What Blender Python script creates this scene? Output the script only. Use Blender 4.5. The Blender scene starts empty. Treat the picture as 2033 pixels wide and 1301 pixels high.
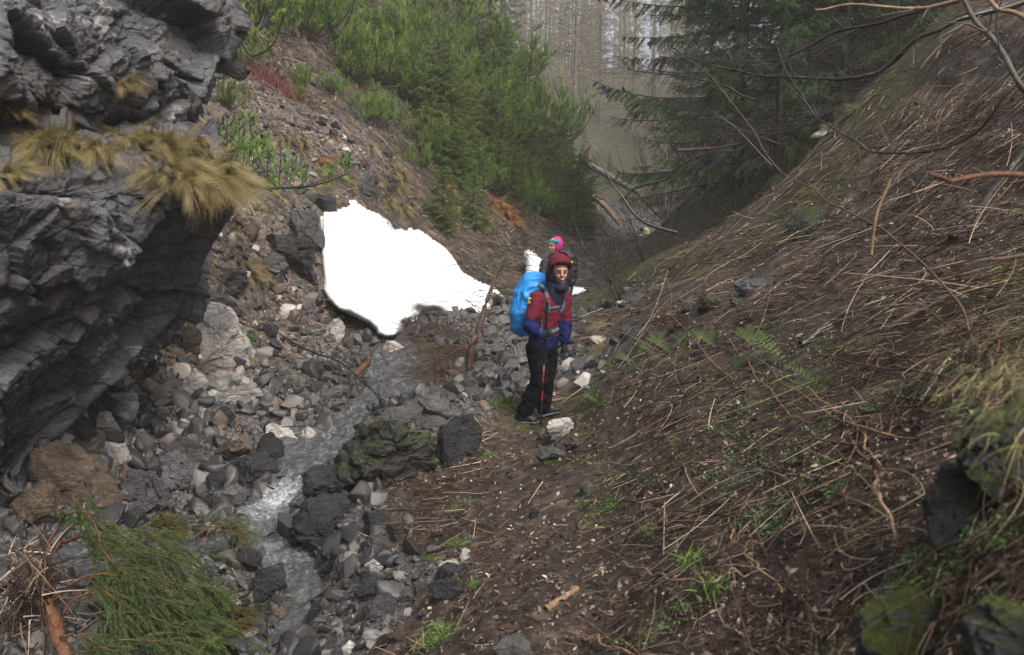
import bpy, math, random
import numpy as np
from mathutils import Vector, Matrix

# ------------------------------------------------------------------ camera, world, sun
SC = bpy.context.scene
COL = SC.collection
F, PITCH = 1581.0, math.radians(9.0)          # focal length in photo pixels, downward pitch
cp, sp = math.cos(PITCH), math.sin(PITCH)
cam_d = bpy.data.cameras.new('camera')
cam_d.sensor_width = 36.0
cam_d.lens = F / 2033.0 * 36.0
cam_d.clip_start = 0.05; cam_d.clip_end = 1000
cam_d.dof.use_dof = True; cam_d.dof.focus_distance = 8.5; cam_d.dof.aperture_fstop = 3.5
cam = bpy.data.objects.new('camera', cam_d); COL.objects.link(cam)
cam.location = (0, 0, 0); cam.rotation_euler = (math.radians(90) - PITCH, 0, 0)
SC.camera = cam
SUN_EL, SUN_AZ = math.radians(52), math.radians(142)
w = bpy.data.worlds.new('World'); SC.world = w; w.use_nodes = True
nt = w.node_tree; bg = nt.nodes['Background']
sky = nt.nodes.new('ShaderNodeTexSky'); sky.sky_type = 'NISHITA'; sky.sun_disc = False
sky.sun_elevation = SUN_EL; sky.sun_rotation = SUN_AZ
sky.air_density = 0.6; sky.dust_density = 8.0; sky.ozone_density = 0.6; sky.altitude = 900
hs = nt.nodes.new('ShaderNodeHueSaturation'); hs.inputs['Saturation'].default_value = .45; nt.links.new(sky.outputs[0], hs.inputs['Color']); nt.links.new(hs.outputs[0], bg.inputs[0]); bg.inputs[1].default_value = 0.105
sun_d = bpy.data.lights.new('sun', 'SUN'); sun_d.energy = 1.5; sun_d.angle = math.radians(28); sun_d.color = (1.0, 0.92, 0.82)
sun = bpy.data.objects.new('sun', sun_d); COL.objects.link(sun)
sun.rotation_euler = (math.radians(90) - SUN_EL, 0, math.radians(180) - SUN_AZ)
SC.view_settings.view_transform = 'Standard'; SC.view_settings.look = 'None'
SC.view_settings.exposure = 1.32; SC.view_settings.gamma = 1.0; SC.view_settings.use_curve_mapping = False
SC.cycles.max_bounces = 6; SC.cycles.transparent_max_bounces = 6; SC.cycles.volume_bounces = 1
SC.cycles.caustics_reflective = False; SC.cycles.caustics_refractive = False
SC.cycles.use_denoising = True; SC.cycles.sample_clamp_indirect = 4

# ------------------------------------------------------------------ helpers
def P(px, py, Y):
    """point at forward distance Y seen at photo pixel px, py"""
    u = (px - 1016.5) / F; v = -(py - 650.5) / F
    dy = cp + v * sp
    return np.array([u * Y / dy, Y, (v * cp - sp) * Y / dy])
def proj(p):
    p = np.asarray(p, float)
    x, y, z = p[..., 0], p[..., 1], p[..., 2]
    d = y * cp - z * sp; up = y * sp + z * cp
    return 1016.5 + F * x / d, 650.5 - F * up / d

def _hash(i, j, k, s):
    h = (i * 374761393 + j * 668265263 + k * 2147483647 + s * 1274126177) & 0xffffffff
    h = ((h ^ (h >> 13)) * 1274126177) & 0xffffffff
    h = ((h ^ (h >> 16)) * 2246822519) & 0xffffffff
    return ((h ^ (h >> 15)) & 0xffffff) / float(0xffffff)
def vnoise(p, s=0):
    p = np.asarray(p, float); i = np.floor(p).astype(np.int64); f = p - i
    f = f * f * f * (f * (f * 6 - 15) + 10); r = 0
    for a in (0, 1):
        wa = f[:, 0] if a else 1 - f[:, 0]
        for b in (0, 1):
            wb = f[:, 1] if b else 1 - f[:, 1]
            for c in (0, 1):
                wc = f[:, 2] if c else 1 - f[:, 2]
                r = r + wa * wb * wc * _hash(i[:, 0] + a, i[:, 1] + b, i[:, 2] + c, s)
    return r * 2 - 1
def fbm(p, oct=4, s=0, ridged=False, gain=.5):
    r = 0; a = 1.0; q = np.asarray(p, float)
    for o in range(oct):
        n = vnoise(q, s + o)
        if ridged: n = 1 - 2 * np.abs(n)
        r = r + a * n; a *= gain; q = q * 2.03 + 7.1
    return r

def tps_fit(X, V, lam=1e-4):
    d = np.linalg.norm(X[:, None] - X[None], axis=2)
    K = np.where(d > 0, d * d * np.log(np.maximum(d, 1e-12)), 0) + np.eye(len(X)) * lam
    Pm = np.hstack([np.ones((len(X), 1)), X])
    A = np.block([[K, Pm], [Pm.T, np.zeros((3, 3))]])
    return X, np.linalg.solve(A, np.concatenate([V, np.zeros(3)]))
def tps_eval(m, Q):
    X, c = m; out = np.empty(len(Q))
    for i in range(0, len(Q), 50000):
        q = Q[i:i + 50000]
        d2 = ((q[:, None] - X[None]) ** 2).sum(2)
        K = .5 * d2 * np.log(np.maximum(d2, 1e-20))
        out[i:i + 50000] = K @ c[:-3] + c[-3] + q @ c[-2:]
    return out

def mesh_np(name, v, f, mat, smooth=False, attrs=None, mats=None, midx=None):
    """v (N,3); f (M,3) or (M,4)"""
    v = np.ascontiguousarray(v, np.float32); f = np.ascontiguousarray(f, np.int32)
    me = bpy.data.meshes.new(name); k = f.shape[1]
    me.vertices.add(len(v)); me.vertices.foreach_set('co', v.ravel())
    me.loops.add(f.size); me.loops.foreach_set('vertex_index', f.ravel())
    me.polygons.add(len(f)); me.polygons.foreach_set('loop_start', np.arange(0, f.size, k, dtype=np.int32))
    try: me.polygons.foreach_set('loop_total', np.full(len(f), k, np.int32))
    except Exception: pass
    if smooth: me.polygons.foreach_set('use_smooth', np.ones(len(f), bool))
    for m in (mats or [mat]): me.materials.append(m)
    if midx is not None: me.polygons.foreach_set('material_index', np.ascontiguousarray(midx, np.int32))
    for an, av in (attrs or {}).items():
        a = me.attributes.new(an, 'FLOAT', 'POINT'); a.data.foreach_set('value', np.ascontiguousarray(av, np.float32))
    me.update(calc_edges=True); me.validate()
    return me
def link(me, name=None, parent=None, loc=None, rot=None, scale=None):
    o = bpy.data.objects.new(name or me.name, me); COL.objects.link(o)
    if parent is not None: o.parent = parent
    if loc is not None: o.location = loc
    if rot is not None: o.rotation_euler = rot
    if scale is not None: o.scale = scale
    return o
def tag(o, label, cat, group=None, kind=None):
    if label: o['label'] = label
    if cat: o['category'] = cat
    if group: o['group'] = group
    if kind: o['kind'] = kind
    return o
def empty(name, loc=(0, 0, 0), rotz=0):
    o = bpy.data.objects.new(name, None); COL.objects.link(o); o.location = loc; o.rotation_euler = (0, 0, rotz); o.empty_display_size = .1
    return o

def merge(parts):
    """list of (v,f,attrdict) with equal face width -> one"""
    vs, fs, at, n = [], [], {}, 0
    for v, f, a in parts:
        vs.append(v); fs.append(f + n); n += len(v)
        for k in a: at.setdefault(k, []).append(a[k])
    return np.vstack(vs), np.vstack(fs), {k: np.concatenate(x) for k, x in at.items()}

def norm(a): return a / np.maximum(np.linalg.norm(a, axis=-1, keepdims=True), 1e-9)
def tubes(paths, radii, sides=4, tint=None, caps=True):
    """paths (N,K,3) radii (N,K) -> v, quads, attrs"""
    paths = np.asarray(paths, float); N, K, _ = paths.shape
    radii = np.broadcast_to(np.asarray(radii, float), (N, K))
    t = norm(np.gradient(paths, axis=1))
    ref = np.where(np.abs(t[..., 2:3]) > .9, np.array([1., 0, 0]), np.array([0, 0, 1.]))
    a = norm(np.cross(t, ref)); b = np.cross(t, a)
    ang = np.arange(sides) / sides * 2 * math.pi
    ring = paths[:, :, None] + radii[..., None, None] * (np.cos(ang)[None, None, :, None] * a[:, :, None] + np.sin(ang)[None, None, :, None] * b[:, :, None])
    v = ring.reshape(-1, 3)
    base = (np.arange(N) * K * sides)[:, None, None] + (np.arange(K - 1) * sides)[None, :, None]
    s = np.arange(sides)[None, None]; s2 = (s + 1) % sides
    f = np.stack([base + s, base + s2, base + sides + s2, base + sides + s], -1).reshape(-1, 4)
    if caps and sides == 4:
        e0 = (np.arange(N) * K * sides)[:, None] + np.array([[3, 2, 1, 0]]); e1 = (np.arange(N) * K * sides + (K - 1) * sides)[:, None] + np.array([[0, 1, 2, 3]])
        f = np.vstack([f, e0, e1])
    tint = np.zeros(N) if tint is None else tint
    return v, f, {'rnd': np.repeat(tint, K * sides)}
def spline(pts, n):
    """Catmull-Rom through pts, n samples"""
    p = np.asarray(pts, float); p = np.vstack([2 * p[0] - p[1], p, 2 * p[-1] - p[-2]])
    m = len(p) - 3; t = np.linspace(0, m - 1e-6, n); i = t.astype(int); u = (t - i)[:, None]
    p0, p1, p2, p3 = p[i], p[i + 1], p[i + 2], p[i + 3]
    return .5 * (2 * p1 + (p2 - p0) * u + (2 * p0 - 5 * p1 + 4 * p2 - p3) * u ** 2 + (3 * p1 - p0 - 3 * p2 + p3) * u ** 3)
def tube_path(pts, r0, r1, n=24, sides=6, wob=0, seed=0, rs=None, K=None):
    p = spline(pts, n)
    if wob:
        g = np.random.default_rng(seed)
        p = p + wob * np.stack([vnoise(np.stack([np.arange(n) * .35 + 50 * k + seed, np.zeros(n), np.zeros(n)], 1), seed + k) for k in range(3)], 1)
    r = np.linspace(r0, r1, n) if rs is None else np.interp(np.linspace(0, 1, n), np.linspace(0, 1, len(rs)), rs)
    r = r * (1 + .12 * vnoise(np.stack([np.arange(n) * .9 + seed * 3, np.zeros(n), np.zeros(n)], 1), 5))
    v, f, a = tubes(p[None], r[None], sides, caps=False)
    c0, c1 = len(v), len(v) + 1
    v = np.vstack([v, p[0], p[-1]]); s = np.arange(sides); s2 = (s + 1) % sides; L = (n - 1) * sides
    f = np.vstack([f, np.stack([s2, s, np.full(sides, c0), np.full(sides, c0)], 1), np.stack([L + s, L + s2, np.full(sides, c1), np.full(sides, c1)], 1)])
    return v, f, {'rnd': np.zeros(len(v))}
def fix_quads(f):
    return f
def blades(root, dirn, length, width, bend, K=4, tint=None, up=None):
    """grass / leaf strips; bend = vector added quadratically"""
    N = len(root); t = np.linspace(0, 1, K + 1)[None, :, None]
    d = norm(dirn); L = np.asarray(length).reshape(N, 1, 1)
    c = root[:, None] + d[:, None] * L * t + np.asarray(bend)[:, None] * L * t * t
    side = norm(np.cross(d, np.random.default_rng(N).normal(size=(N, 3))))
    wd = np.asarray(width).reshape(-1, 1, 1) * (1 - t * .92) * .5
    l = c - side[:, None] * wd; r = c + side[:, None] * wd
    v = np.stack([l, r], 2).reshape(-1, 3); n = (K + 1) * 2
    base = (np.arange(N) * n)[:, None] + (np.arange(K) * 2)[None]
    f = np.stack([base, base + 1, base + 3, base + 2], -1).reshape(-1, 4)
    tint = np.zeros(N) if tint is None else tint
    return v, f, {'rnd': np.repeat(tint, n), 'tip': np.tile(np.repeat(np.linspace(0, 1, K + 1), 2), N)}
def needles(pos, dirn, length, width, tint=None, seed=0):
    N = len(pos); g = np.random.default_rng(seed + N)
    d = norm(dirn); side = norm(np.cross(d, g.normal(size=(N, 3))))
    L = np.asarray(length).reshape(-1, 1); W = np.asarray(width).reshape(-1, 1) * .5
    v = np.stack([pos - side * W, pos + side * W, pos + d * L], 1).reshape(-1, 3)
    f = np.arange(N * 3).reshape(-1, 3)
    tint = np.zeros(N) if tint is None else tint
    return v, f, {'rnd': np.repeat(tint, 3)}

# ------------------------------------------------------------------ material kit
class NT:
    def __init__(s, name):
        s.m = bpy.data.materials.new(name); s.m.use_nodes = True; s.t = s.m.node_tree
        s.b = s.t.nodes['Principled BSDF']; s.out = s.t.nodes['Material Output']
    def n(s, typ, **kw):
        nd = s.t.nodes.new('ShaderNode' + typ)
        for k, v in kw.items():
            if k.startswith('_'): setattr(nd, k[1:], v)
        return nd
    def inp(s, nd, key, v):
        if v is None: return
        sock = nd.inputs[key]
        if isinstance(v, bpy.types.NodeSocket): s.t.links.new(v, sock)
        else:
            if sock.type == 'RGBA' and len(v) == 3: v = (*v, 1)
            sock.default_value = v
    def geo(s): return s.n('NewGeometry').outputs['Position']
    def obj(s): return s.n('TexCoord').outputs['Object']
    def attr(s, name):
        a = s.n('Attribute'); a.attribute_name = name; return a.outputs['Fac']
    def rand(s): return s.n('ObjectInfo').outputs['Random']
    def noise(s, vec, scale, detail=5, rough=.6, dist=0):
        nd = s.n('TexNoise'); s.inp(nd, 'Vector', vec); s.inp(nd, 'Scale', scale); s.inp(nd, 'Detail', detail); s.inp(nd, 'Roughness', rough); s.inp(nd, 'Distortion', dist)
        return nd.outputs['Fac']
    def vor(s, vec, scale, out='Distance', feature='F1', rnd=1.0):
        nd = s.n('TexVoronoi'); nd.feature = feature; s.inp(nd, 'Vector', vec); s.inp(nd, 'Scale', scale); s.inp(nd, 'Randomness', rnd)
        return nd.outputs[out]
    def stretch(s, vec, sc, rot=(0, 0, 0)):
        nd = s.n('Mapping'); s.inp(nd, 'Vector', vec); nd.inputs['Scale'].default_value = sc; nd.inputs['Rotation'].default_value = rot
        return nd.outputs[0]
    def ramp(s, fac, stops, interp='LINEAR'):
        nd = s.n('ValToRGB'); cr = nd.color_ramp; cr.interpolation = interp
        while len(cr.elements) < len(stops): cr.elements.new(.5)
        for e, (p, c) in zip(cr.elements, stops):
            e.position = p; e.color = (c, c, c, 1) if isinstance(c, (int, float)) else (*c, 1)
        s.inp(nd, 'Fac', fac); return nd.outputs['Color']
    def mix(s, fac, a, b, mode='MIX'):
        nd = s.n('MixRGB'); nd.blend_type = mode; s.inp(nd, 'Fac', fac); s.inp(nd, 'Color1', a); s.inp(nd, 'Color2', b); return nd.outputs[0]
    def math(s, op, a, b=None, clamp=False):
        nd = s.n('Math'); nd.operation = op; nd.use_clamp = clamp
        s.inp(nd, 0, a); s.inp(nd, 1, b); return nd.outputs[0]
    def bump(s, h, strength=.5, dist=.02, normal=None):
        nd = s.n('Bump'); s.inp(nd, 'Height', h); s.inp(nd, 'Strength', strength); s.inp(nd, 'Distance', dist); s.inp(nd, 'Normal', normal); return nd.outputs[0]
    def set(s, **kw):
        names = dict(col='Base Color', rough='Roughness', nrm='Normal', spec='Specular IOR Level', metal='Metallic', trans='Transmission Weight', ior='IOR', alpha='Alpha', coat='Coat Weight', sheen='Sheen Weight', sss='Subsurface Weight')
        for k, v in kw.items(): s.inp(s.b, names[k], v)
        return s.m

def m_ground():
    n = NT('forest_soil'); p = n.geo()
    big = n.noise(p, 1.1, 6, .65); mid = n.noise(p, 9, 6, .7); fine = n.noise(p, 60, 4, .7)
    soil = n.ramp(mid, [(.3, (.014, .009, .007)), (.48, (.042, .028, .021)), (.6, (.095, .067, .05)), (.74, (.19, .145, .115))])
    gr_c = n.ramp(n.noise(p, 22, 5, .75), [(.35, (.02, .02, .021)), (.5, (.07, .067, .064)), (.68, (.24, .23, .22))])
    dry_c = n.ramp(n.noise(n.stretch(p, (1, 1, .4), (0.3, .5, 0)), 4.5, 9, .8), [(.38, (.014, .010, .008)), (.47, (.045, .033, .025)), (.54, (.085, .066, .053)), (.61, (.18, .145, .11)), (.69, (.38, .34, .28))])
    moss_c = n.ramp(n.noise(p, 14, 6, .75), [(.36, (.02, .016, .008)), (.5, (.045, .042, .014)), (.6, (.085, .085, .018)), (.74, (.19, .18, .035))])
    scr_c = n.ramp(n.noise(p, 12, 7, .75), [(.34, (.028, .02, .016)), (.47, (.085, .066, .056)), (.56, (.15, .125, .108)), (.66, (.30, .27, .24)), (.74, (.5, .47, .44))])
    def m(a, x, y, k=.5):
        f = n.ramp(n.math('ADD', n.attr(a), n.math('MULTIPLY', n.math('SUBTRACT', n.noise(p, 2.3, 7, .8), .5), 2.2)), [(.38, 0.0), (.62, .92)])
        return n.mix(f, x, y)
    c = m('gravel', soil, gr_c); c = m('scree', c, scr_c); c = m('dry', c, dry_c); c = m('moss', c, moss_c)
    c = n.mix(.6, c, n.ramp(big, [(.3, .45), (.7, 1.4)]), 'MULTIPLY')
    h = n.math('ADD', n.math('MULTIPLY', mid, 1.0), n.math('MULTIPLY', fine, .5))
    return n.set(col=c, rough=n.ramp(big, [(.35, .35), (.6, .8)]), nrm=n.bump(h, .9, .03), spec=.45)

def m_rock(name, dark, midc, light, scale=3.0, ochre=0.0, rough=(.3, .75), moss=0, strata=(1, 1, 4), rot=(0, 0, 0), world=False, lichen=0):
    n = NT(name); p = n.geo() if world else n.obj()
    if not world:
        off = n.n('VectorMath'); off.operation = 'ADD'; n.inp(off, 0, p)
        cmb = n.n('CombineXYZ'); n.inp(cmb, 0, n.math('MULTIPLY', n.rand(), 57.0)); n.inp(cmb, 1, n.math('MULTIPLY', n.rand(), 31.0)); n.inp(off, 1, cmb.outputs[0]); p = off.outputs[0]
    q = n.stretch(p, strata, rot)
    a = n.noise(q, scale, 9, .68, .6); b = n.noise(p, scale * .35, 4, .6); f = n.noise(q, scale * 9, 6, .75)
    c = n.ramp(a, [(.28, dark), (.47, midc), (.6, midc), (.74, light)])
    c = n.mix(.75, c, n.ramp(f, [(.3, .35), (.5, 1.0), (.75, 1.9)]), 'MULTIPLY')
    c = n.mix(n.ramp(b, [(.42, 0.0), (.62, .8)]), c, n.mix(1, c, (.42, .42, .45), 'MULTIPLY'))
    if ochre: c = n.mix(n.math('MULTIPLY', n.ramp(n.noise(p, scale * .8, 5, .7), [(.5, 0.0), (.68, 1.0)]), ochre), c, n.mix(f, (.05, .03, .015), (.33, .22, .13)))
    if moss:
        nz = n.n('SeparateXYZ'); n.inp(nz, 0, n.n('NewGeometry').outputs['Normal'])
        mk = n.ramp(n.math('ADD', n.math('MULTIPLY', nz.outputs[2], .35), n.noise(p, scale * 1.2, 7, .7)), [(.62 - moss * .25, 0.0), (.74 - moss * .25, 1.0)])
        c = n.mix(mk, c, n.ramp(f, [(.3, (.012, .018, .004)), (.55, (.05, .065, .012)), (.75, (.15, .17, .03))]))
    crack = n.vor(n.mix(.12, q, n.n('TexNoise').outputs['Color']), scale * .9, feature='DISTANCE_TO_EDGE')
    cf = n.ramp(crack, [(.0, .25), (.035, 1.0)])
    c = n.mix(.8, c, cf, 'MULTIPLY')
    h = n.math('ADD', n.math('ADD', a, n.math('MULTIPLY', f, .35)), n.math('MULTIPLY', cf, .12))
    return n.set(col=c, rough=n.ramp(n.noise(p, scale * .6, 4, .6), [(.4, rough[0]), (.6, rough[1])]), nrm=n.bump(h, .8, .05), spec=.5)

def m_tint(name, stops, rough=.7, spec=.3, var=None, sheen=0):
    """colour from the per-piece rnd attribute, varied by object random and noise"""
    n = NT(name); r = n.math('FRACT', n.math('ADD', n.attr('rnd'), n.math('MULTIPLY', n.rand(), var or 0.0)))
    c = n.ramp(r, stops)
    return n.set(col=c, rough=rough, spec=spec)
def m_bark(name, a, b, scale=20, rough=.6):
    n = NT(name); p = n.obj(); f = n.noise(n.stretch(p, (1, 1, .4)), scale, 6, .7)
    return n.set(col=n.ramp(f, [(.3, a), (.7, b)]), rough=rough, nrm=n.bump(f, .6, .01), spec=.4)
def m_leafy(name, stops, trans=.25, rough=.55):
    n = NT(name); r = n.attr('rnd'); big = n.noise(n.obj(), 1.3, 3, .6)
    f = n.math('ADD', n.math('MULTIPLY', r, .55), n.math('MULTIPLY', big, .45))
    c = n.ramp(f, stops)
    hsv = n.n('HueSaturation'); n.inp(hsv, 'Color', c); n.inp(hsv, 'Value', n.math('ADD', .8, n.math('MULTIPLY', n.rand(), .4))); n.inp(hsv, 'Hue', n.math('ADD', .485, n.math('MULTIPLY', n.rand(), .025)))
    c = hsv.outputs[0]
    n.set(col=c, rough=rough, spec=.35)
    tr = n.n('BsdfTranslucent'); n.inp(tr, 'Color', c); mx = n.n('MixShader'); n.inp(mx, 0, trans); n.t.links.new(n.b.outputs[0], mx.inputs[1]); n.t.links.new(tr.outputs[0], mx.inputs[2]); n.t.links.new(mx.outputs[0], n.out.inputs[0])
    return n.m
# ------------------------------------------------------------------ terrain
CTRL = [  # photo pixel, forward distance
 # trail
 (1050,1290,3.0),(1080,1130,4.0),(1080,1000,5.4),(1060,900,7.0),(1060,838,8.0),(1130,790,8.7),(1100,740,10.0),(1150,660,13),(1180,600,16),
 # bank left of trail down to the stream
 (900,1250,3.8),(880,1100,5.0),(960,950,6.5),(760,1130,5.2),(680,1200,5.0),(700,1290,4.3),(880,980,6.5),(700,1060,6.0),
 (850,790,8.0),(950,800,8.1),(1000,740,9.4),(900,735,9.6),(960,680,11.2),(1000,640,12.6),(880,690,10.9),(780,900,7.3),
 # stream bed
 (800,655,11.3),(790,700,10.4),(800,752,9.6),(735,795,9.0),(650,872,8.2),(610,920,7.7),(565,977,7.1),(520,1022,6.7),(510,1065,6.4),(565,1095,6.15),(590,1140,5.85),(610,1175,5.6),(560,1250,5.2),(430,1200,5.4),(300,1120,5.6),(130,1100,5.7),
 # left bank rubble
 (700,720,10.3),(600,720,10.0),(560,780,9.3),(520,830,8.6),(450,830,8.4),(470,920,7.7),(560,900,8.0),(430,740,9.2),(380,800,8.4),(300,870,7.9),(330,1000,7.0),(250,950,7.2),(150,900,7.2),(60,1020,6.2),(180,1050,6.2),
 (200,1180,5.4),(50,1250,4.9),(300,1290,4.7),(450,1290,4.8),(-150,1150,5.5),(-300,1000,6.0),
 # left slope
 (600,640,11.3),(500,640,10.6),(440,640,10.0),(640,580,12.4),(560,590,11.6),(480,540,11.2),(620,500,13.0),(530,450,12.2),(450,450,11.0),
 (640,390,14.5),(560,360,13.8),(700,380,15.0),(500,280,14.5),(600,300,15.8),(700,290,17.0),(560,200,17.0),(480,150,16.5),(650,180,19),(740,230,19.5),
 (780,330,18.0),(850,420,17.5),(800,440,16.5),(900,480,16.5),(960,540,16),(1000,590,15),(950,400,20),(1010,470,19.5),(1060,480,20),
 (500,50,19),(600,20,22),(700,80,24),(800,180,23),(900,250,24),(980,300,26),(1050,380,26),(1100,430,27),(1060,330,30),(900,80,29),(1000,150,31),
 (600,-250,28),(850,-250,34),(300,-300,26),(300,100,15),(100,-100,14),(0,300,11),(-300,300,10),(-400,600,8.5),(-300,0,14),
 # beyond, valley floor
 (1140,480,24),(1200,470,32),(1250,460,42),(1290,450,52),(1180,420,40),(1130,380,44),(1100,300,48),(1230,420,60),(1200,370,72),(1000,150,70),(1200,240,95),(1330,250,90),(1330,190,120),(1100,140,110),(1400,150,120),(900,0,90),(1200,160,150),(1000,100,150),(1500,120,150),
 (1330,400,62),(1420,300,60),(1500,150,60),(1650,0,55),
 # right bank behind hiker
 (1160,700,10.4),(1200,640,12.0),(1230,590,14.0),(1270,540,16),(1300,500,19),(1330,460,24),(1380,430,27),(1400,380,27),(1480,330,25),
 # right slope crest and body
 (1200,760,7.6),(1250,660,9.3),(1300,600,10.2),(1360,530,10.8),(1430,450,11.2),(1520,380,11.3),(1620,295,11.3),(1700,220,11.2),(1800,130,10.8),(1870,60,10.6),
 (1560,355,16.5),(1480,420,16.5),(1640,260,16.5),(1740,160,16.5),(1700,60,18),(1600,130,19),(1500,220,21),(1850,0,15.5),(1800,-100,17),
 (1950,0,9.6),(2033,-60,9.6),(2033,100,8.2),(1930,200,8.6),(1830,300,8.4),(1720,380,8.5),(1600,480,8.3),(1500,570,8.0),(1400,640,7.8),(1300,740,7.0),(1230,830,6.6),
 (2033,300,6.6),(1900,420,6.4),(1780,520,6.2),(1650,620,5.9),(1520,720,5.6),(1400,820,5.3),(1280,930,5.0),(1180,1000,5.0),
 (2033,520,4.6),(1900,620,4.4),(1780,720,4.3),(1650,820,4.1),(1500,930,3.9),(1360,1030,3.8),(1220,1120,3.8),
 (2033,720,3.0),(1900,800,3.0),(1780,900,2.95),(1640,1000,2.95),(1480,1110,2.9),(1300,1200,2.9),(1200,1290,2.9),
 (1950,1000,2.0),(1800,1100,2.15),(1650,1200,2.25),(1500,1290,2.3),(2033,1150,1.5),(1900,1290,1.55),(2300,900,1.6),(2500,500,2.6),(2600,100,5),(2700,-300,7),
]
RAW = [(0,.8,-1.62),(0,1.8,-1.63),(.6,1,-1.35),(1.4,.8,-.75),(2.2,1,-.1),(-.8,1,-1.85),(-1,2.4,-2.0),(-2,2,-2.6),(-2.2,3.6,-2.85),(-3,3,-2.95),(-4,2,-2.9),(-5,4,-2.6),(3,.5,.7)]
cpts = np.array([P(*c) for c in CTRL] + [np.array(r, float) for r in RAW])
CT_N = len(CTRL)
def polar(x, y): return np.stack([np.arctan2(x, y), .9 * np.log(np.hypot(x, y))], 1)
rr = np.hypot(cpts[:, 0], cpts[:, 1])
H_MODEL = tps_fit(polar(cpts[:, 0], cpts[:, 1]), cpts[:, 2] / rr, 3e-4)   # height angle, smooth in bearing / log distance

phi = np.radians(np.concatenate([np.linspace(-88, -38.5, 70), np.linspace(-38, 38, 820), np.linspace(38.5, 88, 70)]))
lnr = np.linspace(math.log(.45), math.log(170), 800)
PH, LR = np.meshgrid(phi, lnr, indexing='ij'); R_ = np.exp(LR)
GX, GY = R_ * np.sin(PH), R_ * np.cos(PH)
GZ = tps_eval(H_MODEL, np.stack([PH.ravel(), .9 * LR.ravel()], 1)).reshape(PH.shape) * R_

# stream line: pixel, distance, half width, foam
STREAM = [(800,640,11.8,.2,.1),(790,700,10.4,.25,.2),(805,750,9.6,.42,0),(740,793,9.0,.2,.2),(690,835,8.55,.2,.15),(645,875,8.2,.38,.1),(610,920,7.7,.26,.3),(567,975,7.1,.2,.7),(525,1020,6.7,.24,.55),(515,1062,6.4,.2,.3),(563,1095,6.15,.18,.4),(590,1140,5.85,.18,.3),(612,1175,5.6,.2,.15),(585,1230,5.3,.13,0),(500,1330,4.7,.12,.1)]
sw = np.array([[*P(a, b, c), d, e] for a, b, c, d, e in STREAM])
SL = spline(sw, 260)
BR = np.array([[*P(a, b, c), d, e] for a, b, c, d, e in [(520,1040,6.6,.2,.4),(430,1075,6.3,.22,.2),(330,1100,6.0,.25,.1),(200,1105,5.8,.3,.1),(80,1110,5.6,.3,.05),(-100,1130,5.4,.3,0)]])
BL = spline(BR, 120)
def near_line(x, y, L):
    d = np.full(len(x), 1e9); idx = np.zeros(len(x), int)
    sel = np.where((y > 3.5) & (y < 13.5) & (x < 1) & (x > -5.5))[0]
    for i in range(0, len(sel), 20000):
        s = sel[i:i + 20000]; dd = np.hypot(x[s][:, None] - L[None, :, 0], y[s][:, None] - L[None, :, 1])
        idx[s] = dd.argmin(1); d[s] = dd.min(1)
    return d, idx
# zone weights from labelled seed points (world space, nearest-weighted)
ZP = {  # moss, gravel, dry, scree at photo pixel, distance
 'moss': [(1200,300,75),(1300,100,110),(1200,200,90),(1100,150,100),(1330,300,90),(1430,380,26),(1350,450,24),(1300,500,19),(1230,580,15),(1460,330,25),(1640,430,9.8),(1400,480,11),(1650,300,11.3),(2000,500,4.6),(1950,1100,1.7),(1750,1250,1.9),(1020,800,8.4),(1600,200,18)],
 'gravel': [(1120,720,10.2),(1050,700,11),(1150,640,13),(960,760,9),(880,790,8.4),(620,800,9),(700,720,10.3),(560,860,8.6),(480,880,8.2),(540,1100,6.3),(650,1180,5.3),(500,1240,5.2),(750,1200,4.8),(700,1100,5.8),(600,960,7.6),(600,1290,4.7),(400,850,8.2),(620,1040,6.6),(1250,460,42),(1290,450,52),(350,1050,6.4),(150,1100,5.8),(560,760,9.5),(1020,650,12.4)],
 'dry': [(1990,600,3.6),(1300,580,10.6),(1380,500,11),(1500,390,11.2),(1600,310,11),(1850,250,9),(1750,350,8.6),(1000,420,20),(1080,460,20),(1050,440,19.5),(800,400,17),(880,450,17),(640,170,18.5),(1250,620,11),(850,330,20),(720,360,15.5)],
 'scree': [(600,620,11.6),(500,600,10.8),(560,680,10.8),(640,540,12.8),(460,500,11.2),(520,400,12.6),(560,300,15),(640,330,15.6),(600,240,16.5),(700,310,16.8),(480,280,14.4),(700,230,17.5),(540,220,16),(760,350,17),(480,700,9.8),(420,760,9.1)],
 'none': [(1080,1130,4),(1080,1000,5.4),(1050,1290,3),(1100,900,6.8),(1300,1000,4.2),(1500,800,5),(1500,1000,3.4),(1700,900,3.4),(1800,600,5),(1700,500,7),(1500,640,7),(1350,740,6.6),(900,1000,6.2),(980,1200,3.8),(1200,1200,3),(900,250,24),(1100,430,27),(1650,80,19),(1700,1100,2.4),(1900,350,7.4),(1400,900,4.6),(1000,540,16),(1200,860,6.6),(1150,560,17),(1550,350,16.4),(950,900,7),(960,1080,5),(900,1060,5.5),(860,1230,4.1),(820,1290,3.9),(930,1180,4.2),(1000,1150,4.1),(880,960,6.9),(990,870,7.4),(1250,1100,3.6),(1850,450,6.6)]}
zx, zn = [], []
for k, l in ZP.items():
    for c in l: p_ = P(*c); zx.append(polar(p_[:1], p_[1:2])[0]); zn.append(k)
zx = np.array(zx); zn = np.array(zn)
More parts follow.
